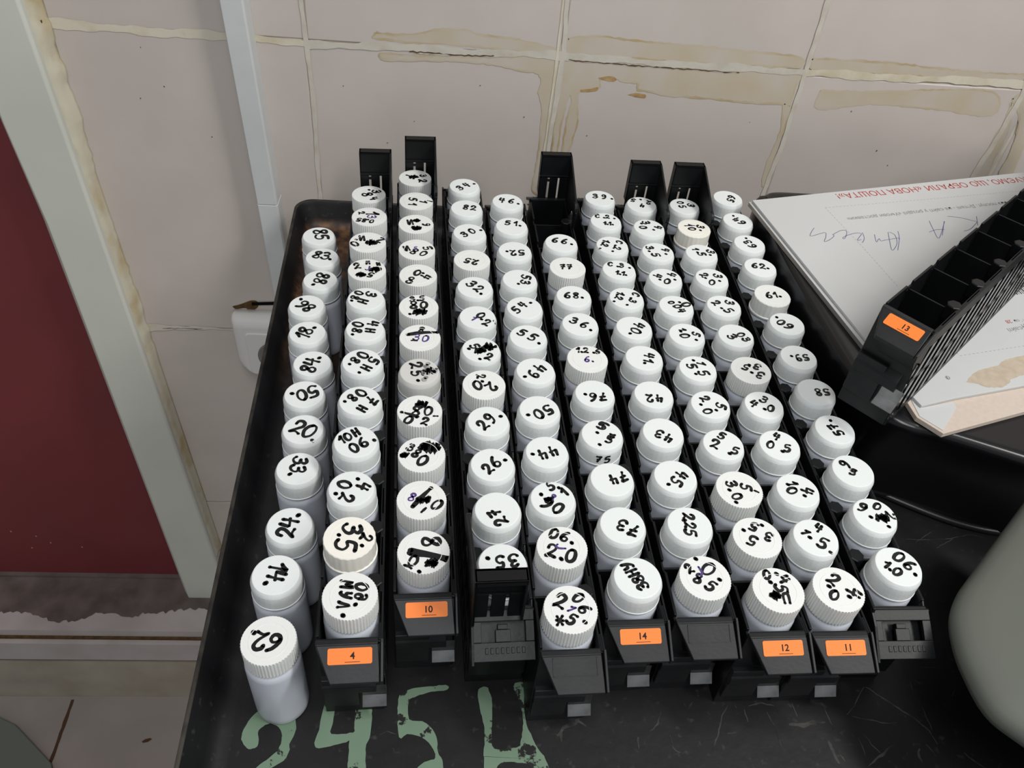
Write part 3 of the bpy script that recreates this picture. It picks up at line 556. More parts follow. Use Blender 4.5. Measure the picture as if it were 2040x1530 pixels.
for i in range(300):
    a = random.uniform(60, 420); b = random.uniform(80, 330); r = random.choice((.12, .15, .2, .25, .4))
    if i > 180: a = random.uniform(-110, 80)
    t.face([t.v(*off_e((a + r * math.cos(6.283 * q / 5), b + r * random.uniform(.5, 1.2) * math.sin(6.283 * q / 5)), ZT + .06)) for q in range(5)])
tag(t.build('paint_specks', M_scr, e), 'tiny grey specks on the tray floor', kind='stuff')

# ---------------------------------------------------------------- bottles
RT = 12.5
G = {
'0': [[(.31,1),(.08,.82),(.02,.45),(.14,.08),(.34,0),(.56,.2),(.62,.58),(.5,.9),(.31,1),(.22,.96)]],
'1': [[(.02,.62),(.2,.8),(.34,1),(.32,.6),(.3,0)]],
'2': [[(.05,.72),(.1,.92),(.3,1),(.5,.88),(.52,.66),(.36,.4),(.04,.06),(.1,.03),(.3,.12),(.62,.02)]],
'3': [[(.05,.88),(.3,1),(.5,.86),(.42,.64),(.2,.54)],[(.2,.54),(.5,.5),(.58,.26),(.4,.03),(.18,.03),(.02,.16)]],
'4': [[(.1,1),(.02,.5),(.05,.44),(.55,.5)],[(.46,.92),(.44,.5),(.42,0)]],
'5': [[(.58,.98),(.16,.96),(.1,.56),(.36,.6),(.56,.4),(.5,.12),(.24,0),(.02,.1)]],
'6': [[(.5,1),(.26,.84),(.06,.5),(.04,.2),(.22,.0),(.48,.06),(.56,.3),(.4,.48),(.16,.42),(.06,.25)]],
'7': [[(.02,.92),(.3,.92),(.58,.98),(.4,.6),(.22,0)],[(.12,.46),(.54,.52)]],
'8': [[(.34,.54),(.12,.7),(.14,.92),(.34,1),(.52,.88),(.46,.66),(.2,.42),(.06,.2),(.2,.02),(.46,.04),(.56,.24),(.44,.44),(.3,.55)]],
'9': [[(.52,.76),(.4,.98),(.14,.94),(.06,.7),(.2,.52),(.42,.58),(.54,.8),(.52,.4),(.38,.08),(.14,0)]],
'C': [[(.56,.86),(.36,1),(.1,.8),(.04,.4),(.2,.06),(.42,.03),(.58,.18)]],
'H': [[(.06,1),(.08,0)],[(.54,1),(.52,0)],[(.08,.5),(.53,.52)]],
'M': [[(.02,0),(.1,.95),(.3,.4),(.52,.98),(.6,0)]],
'N': [[(.05,1),(.08,0),(.5,1),(.52,0)]],
'Y': [[(.06,.98),(.14,.56),(.42,.56)],[(.54,1),(.44,.4),(.2,0),(.05,.08)]],
'L': [[(.02,.02),(.14,.2),(.3,.98),(.56,.0)]],
'd': [[(.44,.5),(.2,.58),(.04,.36),(.12,.06),(.36,.04),(.48,.3),(.44,.5)],[(.48,.3),(.5,.8),(.28,1),(.06,.9)]],
'П': [[(.05,0),(.08,.95),(.55,1),(.56,.0)]],
'x': [[(.02,.9),(.56,.1)],[(.5,.95),(.06,.05)],[(.0,.5),(.6,.5)]],
'Z': [[(.05,.95),(.55,.98),(.1,.1),(.6,.02)]],
'J': [[(.5,1),(.55,.3),(.3,.02),(.06,.2)]],
'-': [[(0,.5),(.5,.53),(1,.5)]],
}
ADV = {'.': .3, ',': .3, '1': .5, '-': 1.0, 'M': .78, ' ': .3}
def scribble(n):
    P = []
    for i in range(n):
        u = i / (n - 1); P.append((-.22 + 1.05 * u + random.uniform(-.1, .1), .5 + (.46 if i % 2 else -.46) * (math.sin(.3 + u * 2.6) * .8 + .15) + random.uniform(-.2, .2)))
    return P
def layout(spec):
    """strokes of one cap in millimetres on its top face: (points, half width, ink)"""
    out = []
    for ent in spec.split(';'):
        q = ent.split(',')
        if ent.startswith('2,25'): q = ['2,25'] + q[2:]
        txt, dx, dy, ang, h = q[0], *map(float, q[1:5]); ink = {'V': 1, 'F': 2}.get(q[5], 0) if len(q) > 5 else 0
        ang = math.radians(ang + random.uniform(-3, 3)); h *= RT
        hw = 0.56 + 0.052 * h
        if ink == 1: hw *= .75
        big = .76 if h > .68 * RT or len(txt) > 3 and '.' not in txt else 1.4 if txt in ('C.2.', 'C.3.', '1.1.', '1.2.', '1.2.6') else 1.22 if txt in ('55.', '46.', '66.', '36.', '51.', '39.', '34.', '30.', '54.') else .98
        adv = lambda c: ADV[c] * (1 if big < .9 else 1.25) if c in ADV else big
        h *= .93
        W = sum(adv(c) for c in txt) - (big - .62)
        px = -W / 2
        for c in txt:
            sz = h * random.uniform(.95, 1.06); oy = random.uniform(-.04, .04)
            def tr(p, px=px, oy=oy, sz=sz):
                a, b = (px + (p[0] if c != '-' else p[0])) * sz, (p[1] - .5 + oy) * sz
                a += 0.08 * b
                return (dx * RT + a * math.cos(ang) - b * math.sin(ang), dy * RT + a * math.sin(ang) + b * math.cos(ang))
            if c in '.,':
                y0 = .08 if len(txt) > 1 else .5; x0 = .1 if len(txt) > 1 else .15
                P = [tr((x0 - .03, y0 + .04)), tr((x0 + .04, y0 - (.02 if c == '.' else .14)))]
                out.append((P, hw * 1.25, ink))
            elif c == '#':
                for r in range(2): out.append((smooth_path([tr(p) for p in scribble(12)], 3), hw * 1.1, ink))
            elif c in G:
                for st in G[c]:
                    P = smooth_path([tr((a + random.uniform(-.02, .02), b + random.uniform(-.02, .02))) for a, b in st], 5)
                    out.append((P, hw, ink))
            px += adv(c)
    return out
def ink_mesh(strokes, kind):
    m = MB(0); lim = 11.5 if kind == 's' else 13.2
    for i, (P, hw, ink) in enumerate(strokes):
        def mp(a, b, i=i):
            r = math.hypot(a, b); z = 0.08 + 0.004 * i
            if kind == 's':
                if r > 13.0: a, b, r = a * 13.0 / r, b * 13.0 / r, 13.0
                if r > 11.4: z -= (r - 11.4) * (0.5 if r < 12.1 else 0.5) + max(0, r - 12.1) * 1.9 - .1
            elif r > lim: a, b = a * lim / r, b * lim / r
            return (a, b, z)
        f = lambda u: hw * (0.88 + 0.22 * math.sin(u * 5 + i))
        m.ribbon(P, f, ink, 0.05, mp)
        for c in (P[0], P[-1]):
            vs = [m.v(*mp(c[0] + hw * .95 * math.cos(6.2832 * k / 10), c[1] + hw * .95 * math.sin(6.2832 * k / 10))) for k in range(10)]
            m.face(vs, ink)
    return m
def flat_tops(o):
    bm = bmesh.new(); bm.from_mesh(o.data)
    for q in bm.faces: q.smooth = abs(q.normal.z) < .985
    for ed in bm.edges: ed.smooth = len(ed.link_faces) < 2 or ed.calc_face_angle() < .42
    bm.to_mesh(o.data); bm.free()
# one prototype of each kind of bottle: body, cap
HB = 64.0
def proto_cap(kind):
    c = MB(0)
    if kind == 'w': o = proto_cap('f'); o.data.materials[0] = M_capr; return o
    if kind == 'r':
        c.lathe([(12.9, -12.6), (13.35, -12.3), (13.35, -6), (13.35, -.3), (13.05, 0), (12.9, 0), (9.6, 0), (9.5, .1), (9.2, .1), (9.1, 0), (8.8, 0), (.05, 0)], 208, rib=(-12.35, -.25, .45, 4))
    elif kind == 'f':
        c.lathe([(13.0, -12.6), (13.9, -12.4), (13.9, -11.4), (13.4, -11), (13.3, -.5), (12.9, 0), (9.4, 0), (9.3, -.1), (9, -.1), (8.9, 0), (.05, 0)], 144, rib=(-11.2, -.45, .14, 6))
    else:
        c.lathe([(12.8, -12.6), (13.6, -12.5), (13.65, -11.9), (13.35, -11.6), (13.3, -7), (13.2, -3.2), (13.1, -2.75), (12.15, -.4), (11.9, -.1), (11.55, 0), (.05, 0)], 120, rib=(-11.35, -4.0, .1, 4))
    o = c.build('cap', {'r': M_capr, 'f': M_cream, 's': M_cap, 'g': M_capg}[kind]); flat_tops(o); return o
def proto_body():
    b = MB(0)
    b.lathe([(.05, -HB + 1), (11.5, -HB + .9), (12.3, -HB), (13.2, -HB + .5), (13.85, -HB + 2), (13.9, -HB + 6), (13.9, -18.5), (13.75, -16.5), (13.0, -14.6), (12.4, -13.8), (12.2, -12.2), (.05, -12.2)], 56)
    o = b.build('bottle_body', M_body); o.data.shade_smooth(); return o
CAPS = {k: proto_cap(k) for k in 'rfsgw'}; BODY = proto_body()
first = {'BODY': True, 'r': True, 'f': True, 's': True, 'g': True, 'w': True}
ORD = ['first', 'second', 'third', 'fourth', 'fifth', 'sixth', 'seventh', 'eighth', 'ninth', 'tenth', 'eleventh', 'twelfth']
KIND = {'r': 'ribbed-cap', 's': 'smooth-cap', 'f': 'cream-capped', 'w': 'flat-cap', 'g': 'grey-capped'}
def instance(proto, key, parent, loc=(0, 0, 0), rz=0.0):
    o = proto if first[key] else proto.copy()
    if not first[key]: COL.objects.link(o)
    first[key] = False
    o.parent = parent; o.location = loc; o.rotation_euler = (0, 0, rz); return o
rows = {}
for ln in r'''A s|85|85,.12,.15,-72,.85
A s|83.|83.,.05,.2,-12,.75
A s|88.|88.,.05,.05,-100,.8
A s|86.|86.,-.12,0,145,.75
A s|18.|18.,-.12,.1,74,.8
A s|84.|84.,-.08,-.05,80,.8
A s|50.|50.,.05,.02,212,.8
A s|20.|20,.05,.02,-22,.85;.,.45,-.72,0,.6
A s|33.|33.,.02,.12,-97,.72
A s|24.|24.,-.05,0,87,.8
A s|14.|14.,.03,0,-97,.78
A r|62.|62.,-.15,-.05,172,.75
B r|38|3,.42,.4,-80,.55;8,-.1,0,-75,.7;4,.35,-.45,-60,.45;.,-.1,.55,0,.5
B r|1.3|1,.2,.4,-80,.75;3,.15,0,-80,.55,V;0.85,-.2,-.45,170,.36;2,-.5,.4,-70,.35
B r|with scribbled-over marks|0,-.75,-.2,60,.5;.,-.75,.25,0,.5;N,-.35,.4,15,.55;#,.2,0,0,.6;Z,.72,.3,-30,.5
B r|with dense black scribbles|2,-.6,.35,20,.55;M,0,.72,10,.35;#,.5,.1,0,.55;#,-.3,-.45,0,.5;5,.25,-.45,170,.45;J,.02,.15,0,.4,V;N,.6,.6,20,.3
B s|3H 08.|3,.25,.38,-105,.6;H,-.12,-.25,-105,.55;0,-.42,.48,-105,.45;8,-.58,.05,-100,.45;.,-.8,-.25,0,.5
B s|4H 08.|4,.38,.45,-95,.6;H,.3,-.12,-95,.5;0,-.4,.35,-95,.55;8,-.4,-.15,-95,.5;.,-.65,-.5,0,.5
B s|5H 08.|5,.55,.12,-115,.6;H,.25,-.42,-118,.5;.,-.12,-.78,0,.5;0,0,.5,-115,.6;8,-.35,.1,-120,.5;.,-.65,-.2,0,.5
B s|7H 08.|7,.58,0,-118,.6;H,.17,-.55,-118,.5;0,.03,.5,-115,.55;8,-.35,.15,-118,.5;.,-.75,-.1,0,.5
B s|10H 08.|10H,-.32,.33,38,.5;06,.15,-.22,45,.55;.,.75,.12,0,.6
B s|4. 2.0|0,-.32,.2,-100,.6;2,-.15,-.5,-110,.6;.,-.7,-.3,0,.6;4,.5,.12,-110,.6;.,.15,.5,0,.6
B f|3.5 2|3,.05,.42,-92,.85;5,-.12,-.38,-92,.85;2,.68,.02,-110,.5;.,-.5,.1,0,.5;.,.48,-.38,0,.5
B r|Od Myl.|0d.,.42,.08,-92,.5;MYL,-.18,.02,-92,.5;.,-.25,-.85,0,.6
C r|2.5, scribbled|#,-.1,.12,0,.5;-,-.4,.25,-20,.5;3,.5,.35,-80,.4;2,.5,-.3,-80,.5
C r|1.5|5,-.2,.2,-90,.5;1,-.2,-.35,-90,.5;1,.5,0,-100,.5;-,.85,.1,-20,.3
C r|0.9, scribbled|N,-.35,.2,20,.55;#,.05,-.42,0,.55;9,.62,0,-80,.45;#,0,.4,0,.35
C r|8.0 2.5|N,-.6,.1,30,.5;5,.62,.2,-70,.5;8,-.15,-.2,-30,.55;0,.4,-.35,-30,.5;5,-.1,.15,0,.3,V
C r|0.4 8|0,-.05,.25,-20,.55;4,.42,-.08,-120,.55;8,-.42,-.48,-20,.6;.,.2,.2,0,.5
C r|3.5 over scribbles|3.5,-.12,.7,10,.4;80,0,.15,5,.6;#,.08,-.42,0,.65;.,-.5,-.65,0,.5
C r|2/30|-,0,.35,8,1.6;8,.05,.65,-10,.4;30,.05,-.02,-10,.5,V;-,-.3,-.25,0,.3
C g|25. in faded ink|2,-.2,.45,-75,.6;5,-.1,-.15,-75,.6;#,.5,.05,0,.6,F;8,.35,.5,-20,.4,F;8,.3,-.5,-20,.35,F;.,-.12,-.68,0,.6
C r|80 0.2|#,.08,.45,0,.55;80,.12,0,0,.6;-,-.5,-.22,-20,.9;0,-.5,-.6,-20,.5;.,-.2,-.4,0,.5;2,.28,-.65,-15,.5;-,.75,-.3,0,.2
C r|8.0 with thick scribble|#,.35,.45,0,.85;3,-.5,.4,-30,.45;8,-.25,.05,-30,.5;0,.05,-.35,-20,.6;#,-.75,-.05,0,.3
C r|0. struck through|-,-.05,.1,52,1.3;8,-.4,.15,-20,.45,V;#,.05,0,0,.5;0,.65,-.25,-40,.55;-,.1,-.55,50,.3
C r|8.0 struck through|8,.25,.5,-80,.75;-,.1,-.15,-10,1.7;-,.1,-.08,-12,1.6;0,-.4,-.45,-20,.55;#,.35,-.5,0,.45;.,-.2,-.95,0,.5;-,-.6,-.7,-30,.35
D s|34.|34.,0,.02,43,.52
D s|82|82,.2,.08,-5,.5
D s|30.|30.,.0,.02,38,.55
D r|25|25,-.05,-.12,165,.5
D s|32.|32.,.1,-.02,-45,.6
D s|0.2.|0,.2,.18,-40,.5;.,.15,-.18,0,.5;2,.5,-.42,-30,.55;.,.85,-.3,0,.5;1,-.2,-.1,-40,.42,V
D s|2. with heavy scribbles|#,.45,.25,0,.6;5,-.3,.25,-60,.5;#,-.02,-.08,0,.5;2,.42,-.5,-20,.5;.,-.7,0,0,.6;.,-.12,-.72,0,.5
D r|2.0 2|0,-.32,-.05,25,.6;2,.35,-.1,-130,.65;2,-.15,.6,-80,.45;.,-.15,.25,0,.5
D s|29.|29.,.0,.02,48,.62
D s|26.|26.,.02,.02,50,.58
D s|27|27,0,-.38,122,.55
D s|35.|35.,.08,.1,192,.62
E s|46.|46.,.05,.1,-8,.52
E s|51.|51.,0,.32,0,.5
E s|52.|52.,.05,-.18,190,.52
E s|53.|53,.35,0,-102,.55;.,-.15,-.42,0,.5
E s|54.|54.,-.2,.08,48,.52
E s|55.|55.,.05,.08,-32,.58
E s|49.|49.,-.02,-.12,-125,.62
E s|50.|50.,.1,-.2,-142,.65
E s|44.|44.,-.05,-.1,205,.58
E s|06. 1.5|06.,-.12,-.32,150,.6;1,.48,.4,45,.5;5,-.05,.7,30,.45;.,.25,.62,0,.5;8,0,.08,-30,.35,V;#,-.2,-.05,0,.3
E r|06. 2.0|06.,.02,.58,-18,.5;2.0,-.05,-.28,-15,.65;J,-.05,.05,-90,.4,V
E r|06. 2.5|2,-.38,.35,-25,.65;0,.35,.5,-50,.5;6,.55,0,-60,.5;.,.42,-.55,0,.6;5,.02,-.42,-35,.5;x,-.45,-.5,0,.45;1,.02,.05,-60,.4,V
F -|
F -|
F s|66.|66.,.02,.2,-12,.52
F r|77|77,-.08,.1,2,.45
F s|68.|68.,.0,.08,0,.52
F s|36.|36.,.05,.05,-32,.55
F r|1.2.6 6.|1.2.6,.12,.66,-3,.38;6.,.05,0,-5,.42,V
F s|76.|76.,.05,-.25,182,.55
F s|75, written twice|5,.02,.58,-25,.5;5,.12,.52,-40,.5;5,.32,-.3,-20,.5;7,.45,-.15,-20,.45;.,-.28,.1,0,.5;.,-.25,-.65,0,.5
F s|74|74,.3,.08,200,.55
F s|73|73,.2,-.15,155,.6
F s|38HY|38HY,-.08,.08,116,.5
G s|39.|39.,.1,.2,0,.52
G s|C.2. 1.1.|C.2.,-.08,.55,-3,.4;1.1.,.05,-.22,-3,.36
G s|C.2. 1.2.|C.2.,.36,0,-112,.42;1.2.,-.42,.12,-112,.42
G s|C.3. 1.1.|C.3.,-.05,.48,-8,.42;1.1.,.0,-.3,-12,.38
G s|C.3. 1.2.|C.3.,.42,-.02,-118,.42;1.2.,-.38,.1,-115,.42
G s|40.|40.,.15,-.12,-118,.58
G s|41.|41.,.25,-.05,-98,.5
G s|42|42,0,-.28,180,.52
G s|43|43,0,-.22,152,.55
G s|45.|45.,.1,-.15,-125,.56
G s|2,25|2,25,0,.05,-95,.5
G r|2.0 5.6|2,-.6,.42,30,.42;.,-.3,.88,0,.6;0,.22,.42,-40,.65;8,-.3,-.02,-25,.5;5,.15,-.38,-40,.5;.,.5,-.1,0,.6;J,-.2,.3,20,.4,V
H s|4 2.5|4,0,-.1,165,.4;2,.5,.3,165,.45;.,-.05,.65,0,.5;5,-.5,.5,165,.4
H s|4. 3.0|3,-.1,.58,-80,.48;4,.6,.1,-110,.48;0,-.4,.02,-80,.48;.,.2,-.2,0,.5;.,-.5,.42,0,.5
H s|4. 3.5|3,-.45,.4,-75,.48;4,.5,.25,-110,.48;5,-.18,-.32,-75,.48;.,-.6,.02,0,.5;.,.4,-.2,0,.5
H s|4. 4.0|4,-.42,.2,-110,.48;4,.42,.4,-110,.48;0,.05,-.3,-20,.5;.,-.42,-.15,0,.5;.,.48,-.1,0,.5
H s|0. 0.04|0,.6,.18,-60,.52;0,-.22,.3,-70,.36;.,-.2,-.05,0,.5;04,.15,-.22,-65,.45;.,.2,.38,0,.5
H s|5. 1.0|1,-.15,.45,-80,.4;0,-.12,-.1,-80,.5;5,.52,.08,-105,.45;.,-.35,.25,0,.5;.,.38,-.4,0,.5
H s|5. 1.5|5,-.3,.15,-75,.52;1,.3,.42,-100,.45;5,.25,-.35,-75,.55;.,-.25,-.42,0,.5;.,-.18,.6,0,.5
H s|5. 2.0|2,-.2,.4,-60,.5;5,.5,-.08,-110,.5;0,-.25,-.48,-60,.5;.,-.55,-.02,0,.5;.,.15,-.4,0,.5
H s|5. 2.5|5,.05,.55,-35,.48;2,-.38,.05,-25,.58;.,.1,-.55,0,.6;5,.5,-.35,-25,.48
H r|5. 3.0.|3,-.3,.3,-75,.52;5,.35,.12,-105,.52;0,-.2,-.4,-60,.52;.,-.55,-.05,0,.55;.,-.4,-.75,0,.55;-,.75,-.1,-30,.2
H r|5. 3.5|5,0,.58,150,.48;3,.5,.05,150,.52;5,-.25,-.15,150,.55;.,-.6,.35,0,.6;.,.3,.65,0,.5
H r|0.4 5П|0,-.3,.72,0,.42;.,.05,.78,0,.6;4,.38,.5,-60,.5;5,.15,.08,-95,.55;П,.22,-.38,0,.42;#,-.2,-.25,0,.4;.,-.32,.35,0,.6
I s|3 0.5|3,.45,.15,-105,.48;0,-.2,.42,-75,.42;5,-.15,-.05,-75,.45
I f|3. 1.0|1,-.35,.35,-80,.45;0,-.15,-.08,-80,.48;3,.45,.2,-105,.48;.,.3,-.2,0,.5;-,-.05,.3,0,.3,V
I s|3. 1.5|1,-.28,.45,-80,.42;5,0,-.08,-75,.5;3,.6,.22,-105,.48;.,-.3,.1,0,.5;.,.45,-.15,0,.5
I s|3. 2.0|2,-.4,.3,-60,.5;3,.42,.25,-105,.5;0,-.08,-.4,-20,.5;.,-.45,0,0,.5;.,.35,-.25,0,.5
I s|3 2.5|2,-.4,.25,-55,.52;3,.4,.32,-100,.5;5,.2,-.4,-60,.52;.,-.25,-.25,0,.5
I s|3 30|3,-.25,-.12,-60,.55;0,.3,.08,-60,.45;3,.52,-.3,-70,.45
I r|3. 3.5|3,.4,.3,145,.5;5,-.22,.22,150,.5;3,.4,-.35,145,.55;.,-.08,-.2,0,.6;.,-.05,.4,0,.5
I s|3 4.0|4,-.5,.08,-40,.48;3,.1,.38,-40,.5;0,.28,-.22,-20,.48;.,-.12,-.3,0,.6
I s|4 0.5|4,0,.55,-30,.48;0,-.45,0,-25,.5;.,-.05,-.42,0,.6;5,.32,-.2,-15,.48
I s|4. 1.0|1,-.12,.42,-75,.42;0,-.28,-.02,-60,.5;4,.45,-.02,-110,.52;.,-.45,.3,0,.55;.,.15,-.3,0,.55
I s|4 1.5.|4,.28,.5,-35,.5;1,-.38,.3,-75,.45;.,-.35,-.02,0,.6;5,.22,-.28,-35,.58;.,.35,-.75,0,.5
I r|4. 2.0|2,-.08,.45,-45,.6;0,-.28,-.28,-30,.52;4,.6,-.15,-125,.58;.,-.45,.1,0,.65;.,.25,-.35,0,.65
J s|65.|65,.2,-.05,-115,.5
J s|64.|64.,.0,.05,128,.5
J s|63.|63.,-.02,.05,118,.5
J s|62.|62.,.02,.15,-8,.5
J w|61.|61.,.02,.08,10,.5
J s|60.|60.,-.22,0,132,.55
J s|59.|59.,.1,-.05,188,.48
J s|58|58,.32,0,185,.48
J s|57.|57.,0,.05,112,.5
J s|69|6,-.25,.38,-120,.48;9,-.05,-.08,-30,.45,F;5,-.02,-.08,-30,.4
J s|06. 0.2|9,-.42,.42,-40,.55;0,.28,.5,-40,.42;2,.75,0,-110,.5;#,.3,-.1,0,.5;.,-.3,-.1,0,.6;.,.35,-.6,0,.5
J s|06. 1.0|06.,.42,.18,-50,.55;1.0,-.3,-.1,-45,.45
'''.strip().split('\n'):
    rows.setdefault(ln[0], []).append(ln[2:])
for row, lines in rows.items():
    for i, ln in enumerate(lines):
        if ln.startswith('-'): continue
        kind, text, spec = ln.split('|'); x, y = D['bottles'][row][i]
        top = -22.0 if row == 'A' else 0.0
        b = empty('sample_bottle', V(x, y, top - HB))
        if row == 'A':
            where = '%s from wall in the loose leftmost row' % ORD[i]; grp = 'loose bottles standing beside the racks'
        else:
            where = '%s from wall in %s rack from left' % (ORD[i] if row != 'F' else ORD[i - 2], ORD['BCDEFGHIJ'.index(row)]); grp = 'bottles standing in the racks'
        col = 'white' if kind != 'g' else 'milky'
        if 'scribble' in text or 'struck' in text or 'twice' in text or 'faded' in text: lab = '%s %s bottle, %s, %s' % (col, KIND[kind], text.replace(', scribbled', ' scribbled'), where)
        else: lab = '%s %s bottle marked %s, %s' % (col, KIND[kind], text, where)
        tag(b, lab, 'bottle', grp)
        bd = instance(BODY, 'BODY', b, (0, 0, HB * .001))
        cp = instance(CAPS[kind], kind, b, (0, 0, HB * .001), 0.0)
        hm = ink_mesh(layout(spec), kind)
        if row == 'F' and i == 8:       # a second number on the side of this cap
            for gi, (ch, th0) in enumerate((('7', -108), ('5', -85))):
                for st in G[ch]:
                    def mp(a, bb):
                        t = math.radians(th0 + a * 4.3); return (13.5 * math.cos(t), 13.5 * math.sin(t), -9.6 + bb)
                    hm.ribbon(smooth_path([(p[0] * 5.5, p[1] * 5.2) for p in st], 5), .65, 0, .05, mp)
        h = hm.build('handwriting', [M_ink, M_violet, M_faded], cp, keep=True)
        h.data.validate()
        if kind == 'g': tag(cp, 'greyish see-through cap')
        if kind == 'f': tag(cp, 'cream flat-topped cap')

# ---------------------------------------------------------------- racks
P_ = 33.0; XL, XR, CI = -15.3, 16.6, 14.2
Y0, Y1 = -16.5, 379.5
FY0, FZ0, FY1, FZ1 = -18.6, -13.0, -34.0, -21.5
def rack_body():
    m = MB(0); zt, zb = -13.0, -86.0
    m.box(XL, -14.2, Y0, Y1, zb, zt - 2.5)                                   # left wall
    for i in range(12):                                                      # notched rail on the left wall
        y = i * P_
        m.box(XL, -13.9, y - 13.6, y + 11.5, zt - 3, zt)
        m.prism([(y + 11.5, zt - 3), (y + 15.5, zt - 3), (y + 11.5, zt - .6)], XL, -14.2, 'x')
        m.box(XL + .3, -13.6, y + 11.8, y + 13.0, zt - 12, zt - 3)
    m.box(15.5, XR, Y0, Y1, -24, zt); m.box(15.5, XR, Y0, Y1, -52, -48.5); m.box(15.5, XR, Y0, Y1, zb, -81)     # outer right wall: rails
    m.box(CI, 14.8, Y0, Y1, zt - 9, zt - .4)                                 # inner right rail
    for i in range(13):                                                      # bridges between long slots
        y = -16.5 + i * P_; m.box(14.7, 15.6, max(Y0, y - 6.5), min(Y1, y + 9), zt - 12, zt - .2)
        if 0 < i < 12:
            n = 14; R = []
            for r, z in ((4.6, zt - 9), (4.6, zt - .1), (3.9, zt + .35)):
                ring = []
                for k in range(n):
                    a = 6.2832 * k / n; rr = r * (1.0 if k % 2 else .9)
                    ring.append((11.8 + rr * .95 * math.cos(a), y + rr * math.sin(a), z))
                R.append(ring)
            m.loft(R)
    for i in range(1, 12): m.box(-14.2, 15.5, i * P_ - 17.1, i * P_ - 16.0, -60, zt - 4)   # dividers
    m.box(-14.2, CI, Y1 - 1.5, Y1, zb, zt); m.box(-14.2, CI, Y0, Y0 + 1.4, zb, zt)
    m.box(-14.2, -3, Y0, Y1, -66, -64.2); m.box(-14.2, -11, Y0, Y1, -86, -84)                       # narrow slot floor, open underneath
    # slanting ribs on both long sides
    y = Y0
    while y < Y1 - 8:
        for z0, z1, d in ((-81, -52, 0), (-48.6, -24, 2.5)):
            m.hull8([(15.6, y + d, z0), (XR + .1, y + d, z0), (XR + .1, y + d + 6, z0), (15.6, y + d + 6, z0), (15.6, y + d + 3, z1), (XR + .1, y + d + 3, z1), (XR + .1, y + d + 9, z1), (15.6, y + d + 9, z1)], 1)
        y += 13.2
    return m
def front_block():
    m = MB(0); a = Y0
    ya, za, yb, zb = FY0, FZ0, FY1, FZ1
    def plate(d):      # the sloping plate, d below its face
        return [(-8.0, yb + d * .3, zb - d), (XR - 1.4, yb + d * .3, zb - d), (XR - 2.4, ya, za - d), (XL + .4, ya, za - d)]
    lo, hi = plate(2.6), plate(0); m.hull8(lo + hi)
    m.hull8([(XL + .4, ya, za - 2.6), (XR - 2.4, ya, za - 2.6), (XR - 2.4, a + .9, za - 2.6), (XL, a + .9, za - 2.6), (XL + .4, ya, za), (XR - 2.4, ya, za), (XR - 2.4, a + .9, -12.9), (XL, a + .9, -12.9)])
    m.prism([(a, -11.8), (ya, za + .6), (yb - .5, zb + 1.2), (yb + 1, zb - 4), (a - 2, -34), (a, -36)], XR - 1.2, XR + .2, 'x')      # right flange
    m.prism([(a, -16), (a - 4, -17), (yb + 5, zb - 3), (yb + 7, zb - 6), (a - 3, -40), (a, -40)], -6, XR - 1.4, 'x')                  # web below the plate
    m.box(XL, XR - 1, a - .6, a + .8, -86, -14)
    m.box(XL + .3, 3, a - 3.5, a + .4, -74, -46); m.prism([(a, -46), (a - 4.5, -52), (a - 4.5, -58), (a, -62)], XL + .3, 12, 'x')
    return m
# the slanting face of the front block: its own axes
FD = Vector((0, FY1 - FY0, FZ1 - FZ0)).normalized(); FN = Vector((0, FD.z, -FD.y)).normalized()
def face_pt(u, v, lift): return tuple(Vector((u, FY0, FZ0)) + FD * v + FN * lift)
def recess():
    m = MB(0)
    for u0, u1, v0, v1 in ((-9.8, 12.0, .8, 1.2), (-9.8, 12.0, 9.0, 9.4), (-9.8, -9.4, .8, 9.4), (11.6, 12.0, .8, 9.4)):
        m.hull8([face_pt(u0, v1, -.3), face_pt(u1, v1, -.3), face_pt(u1, v0, -.3), face_pt(u0, v0, -.3), face_pt(u0, v1, .3), face_pt(u1, v1, .3), face_pt(u1, v0, .3), face_pt(u0, v0, .3)])
    return m
def sticker():
    m = MB(0); Q = rrect(10.4, 3.7, .9, 4)
    m.loft([[face_pt(1.2 + a, 5.2 - b, l) for a, b in Q] for l in (.02, .28)]); return m
def clip():
    m = MB(0); P = [(-17.1, -58), (-17.6, -64), (-18.2, -66.5), (-22.6, -71.4), (-22.3, -71.9), (-17.4, -67.4), (-16.4, -64)]
    m.prism(P, 4.5, 17, 'x'); return m
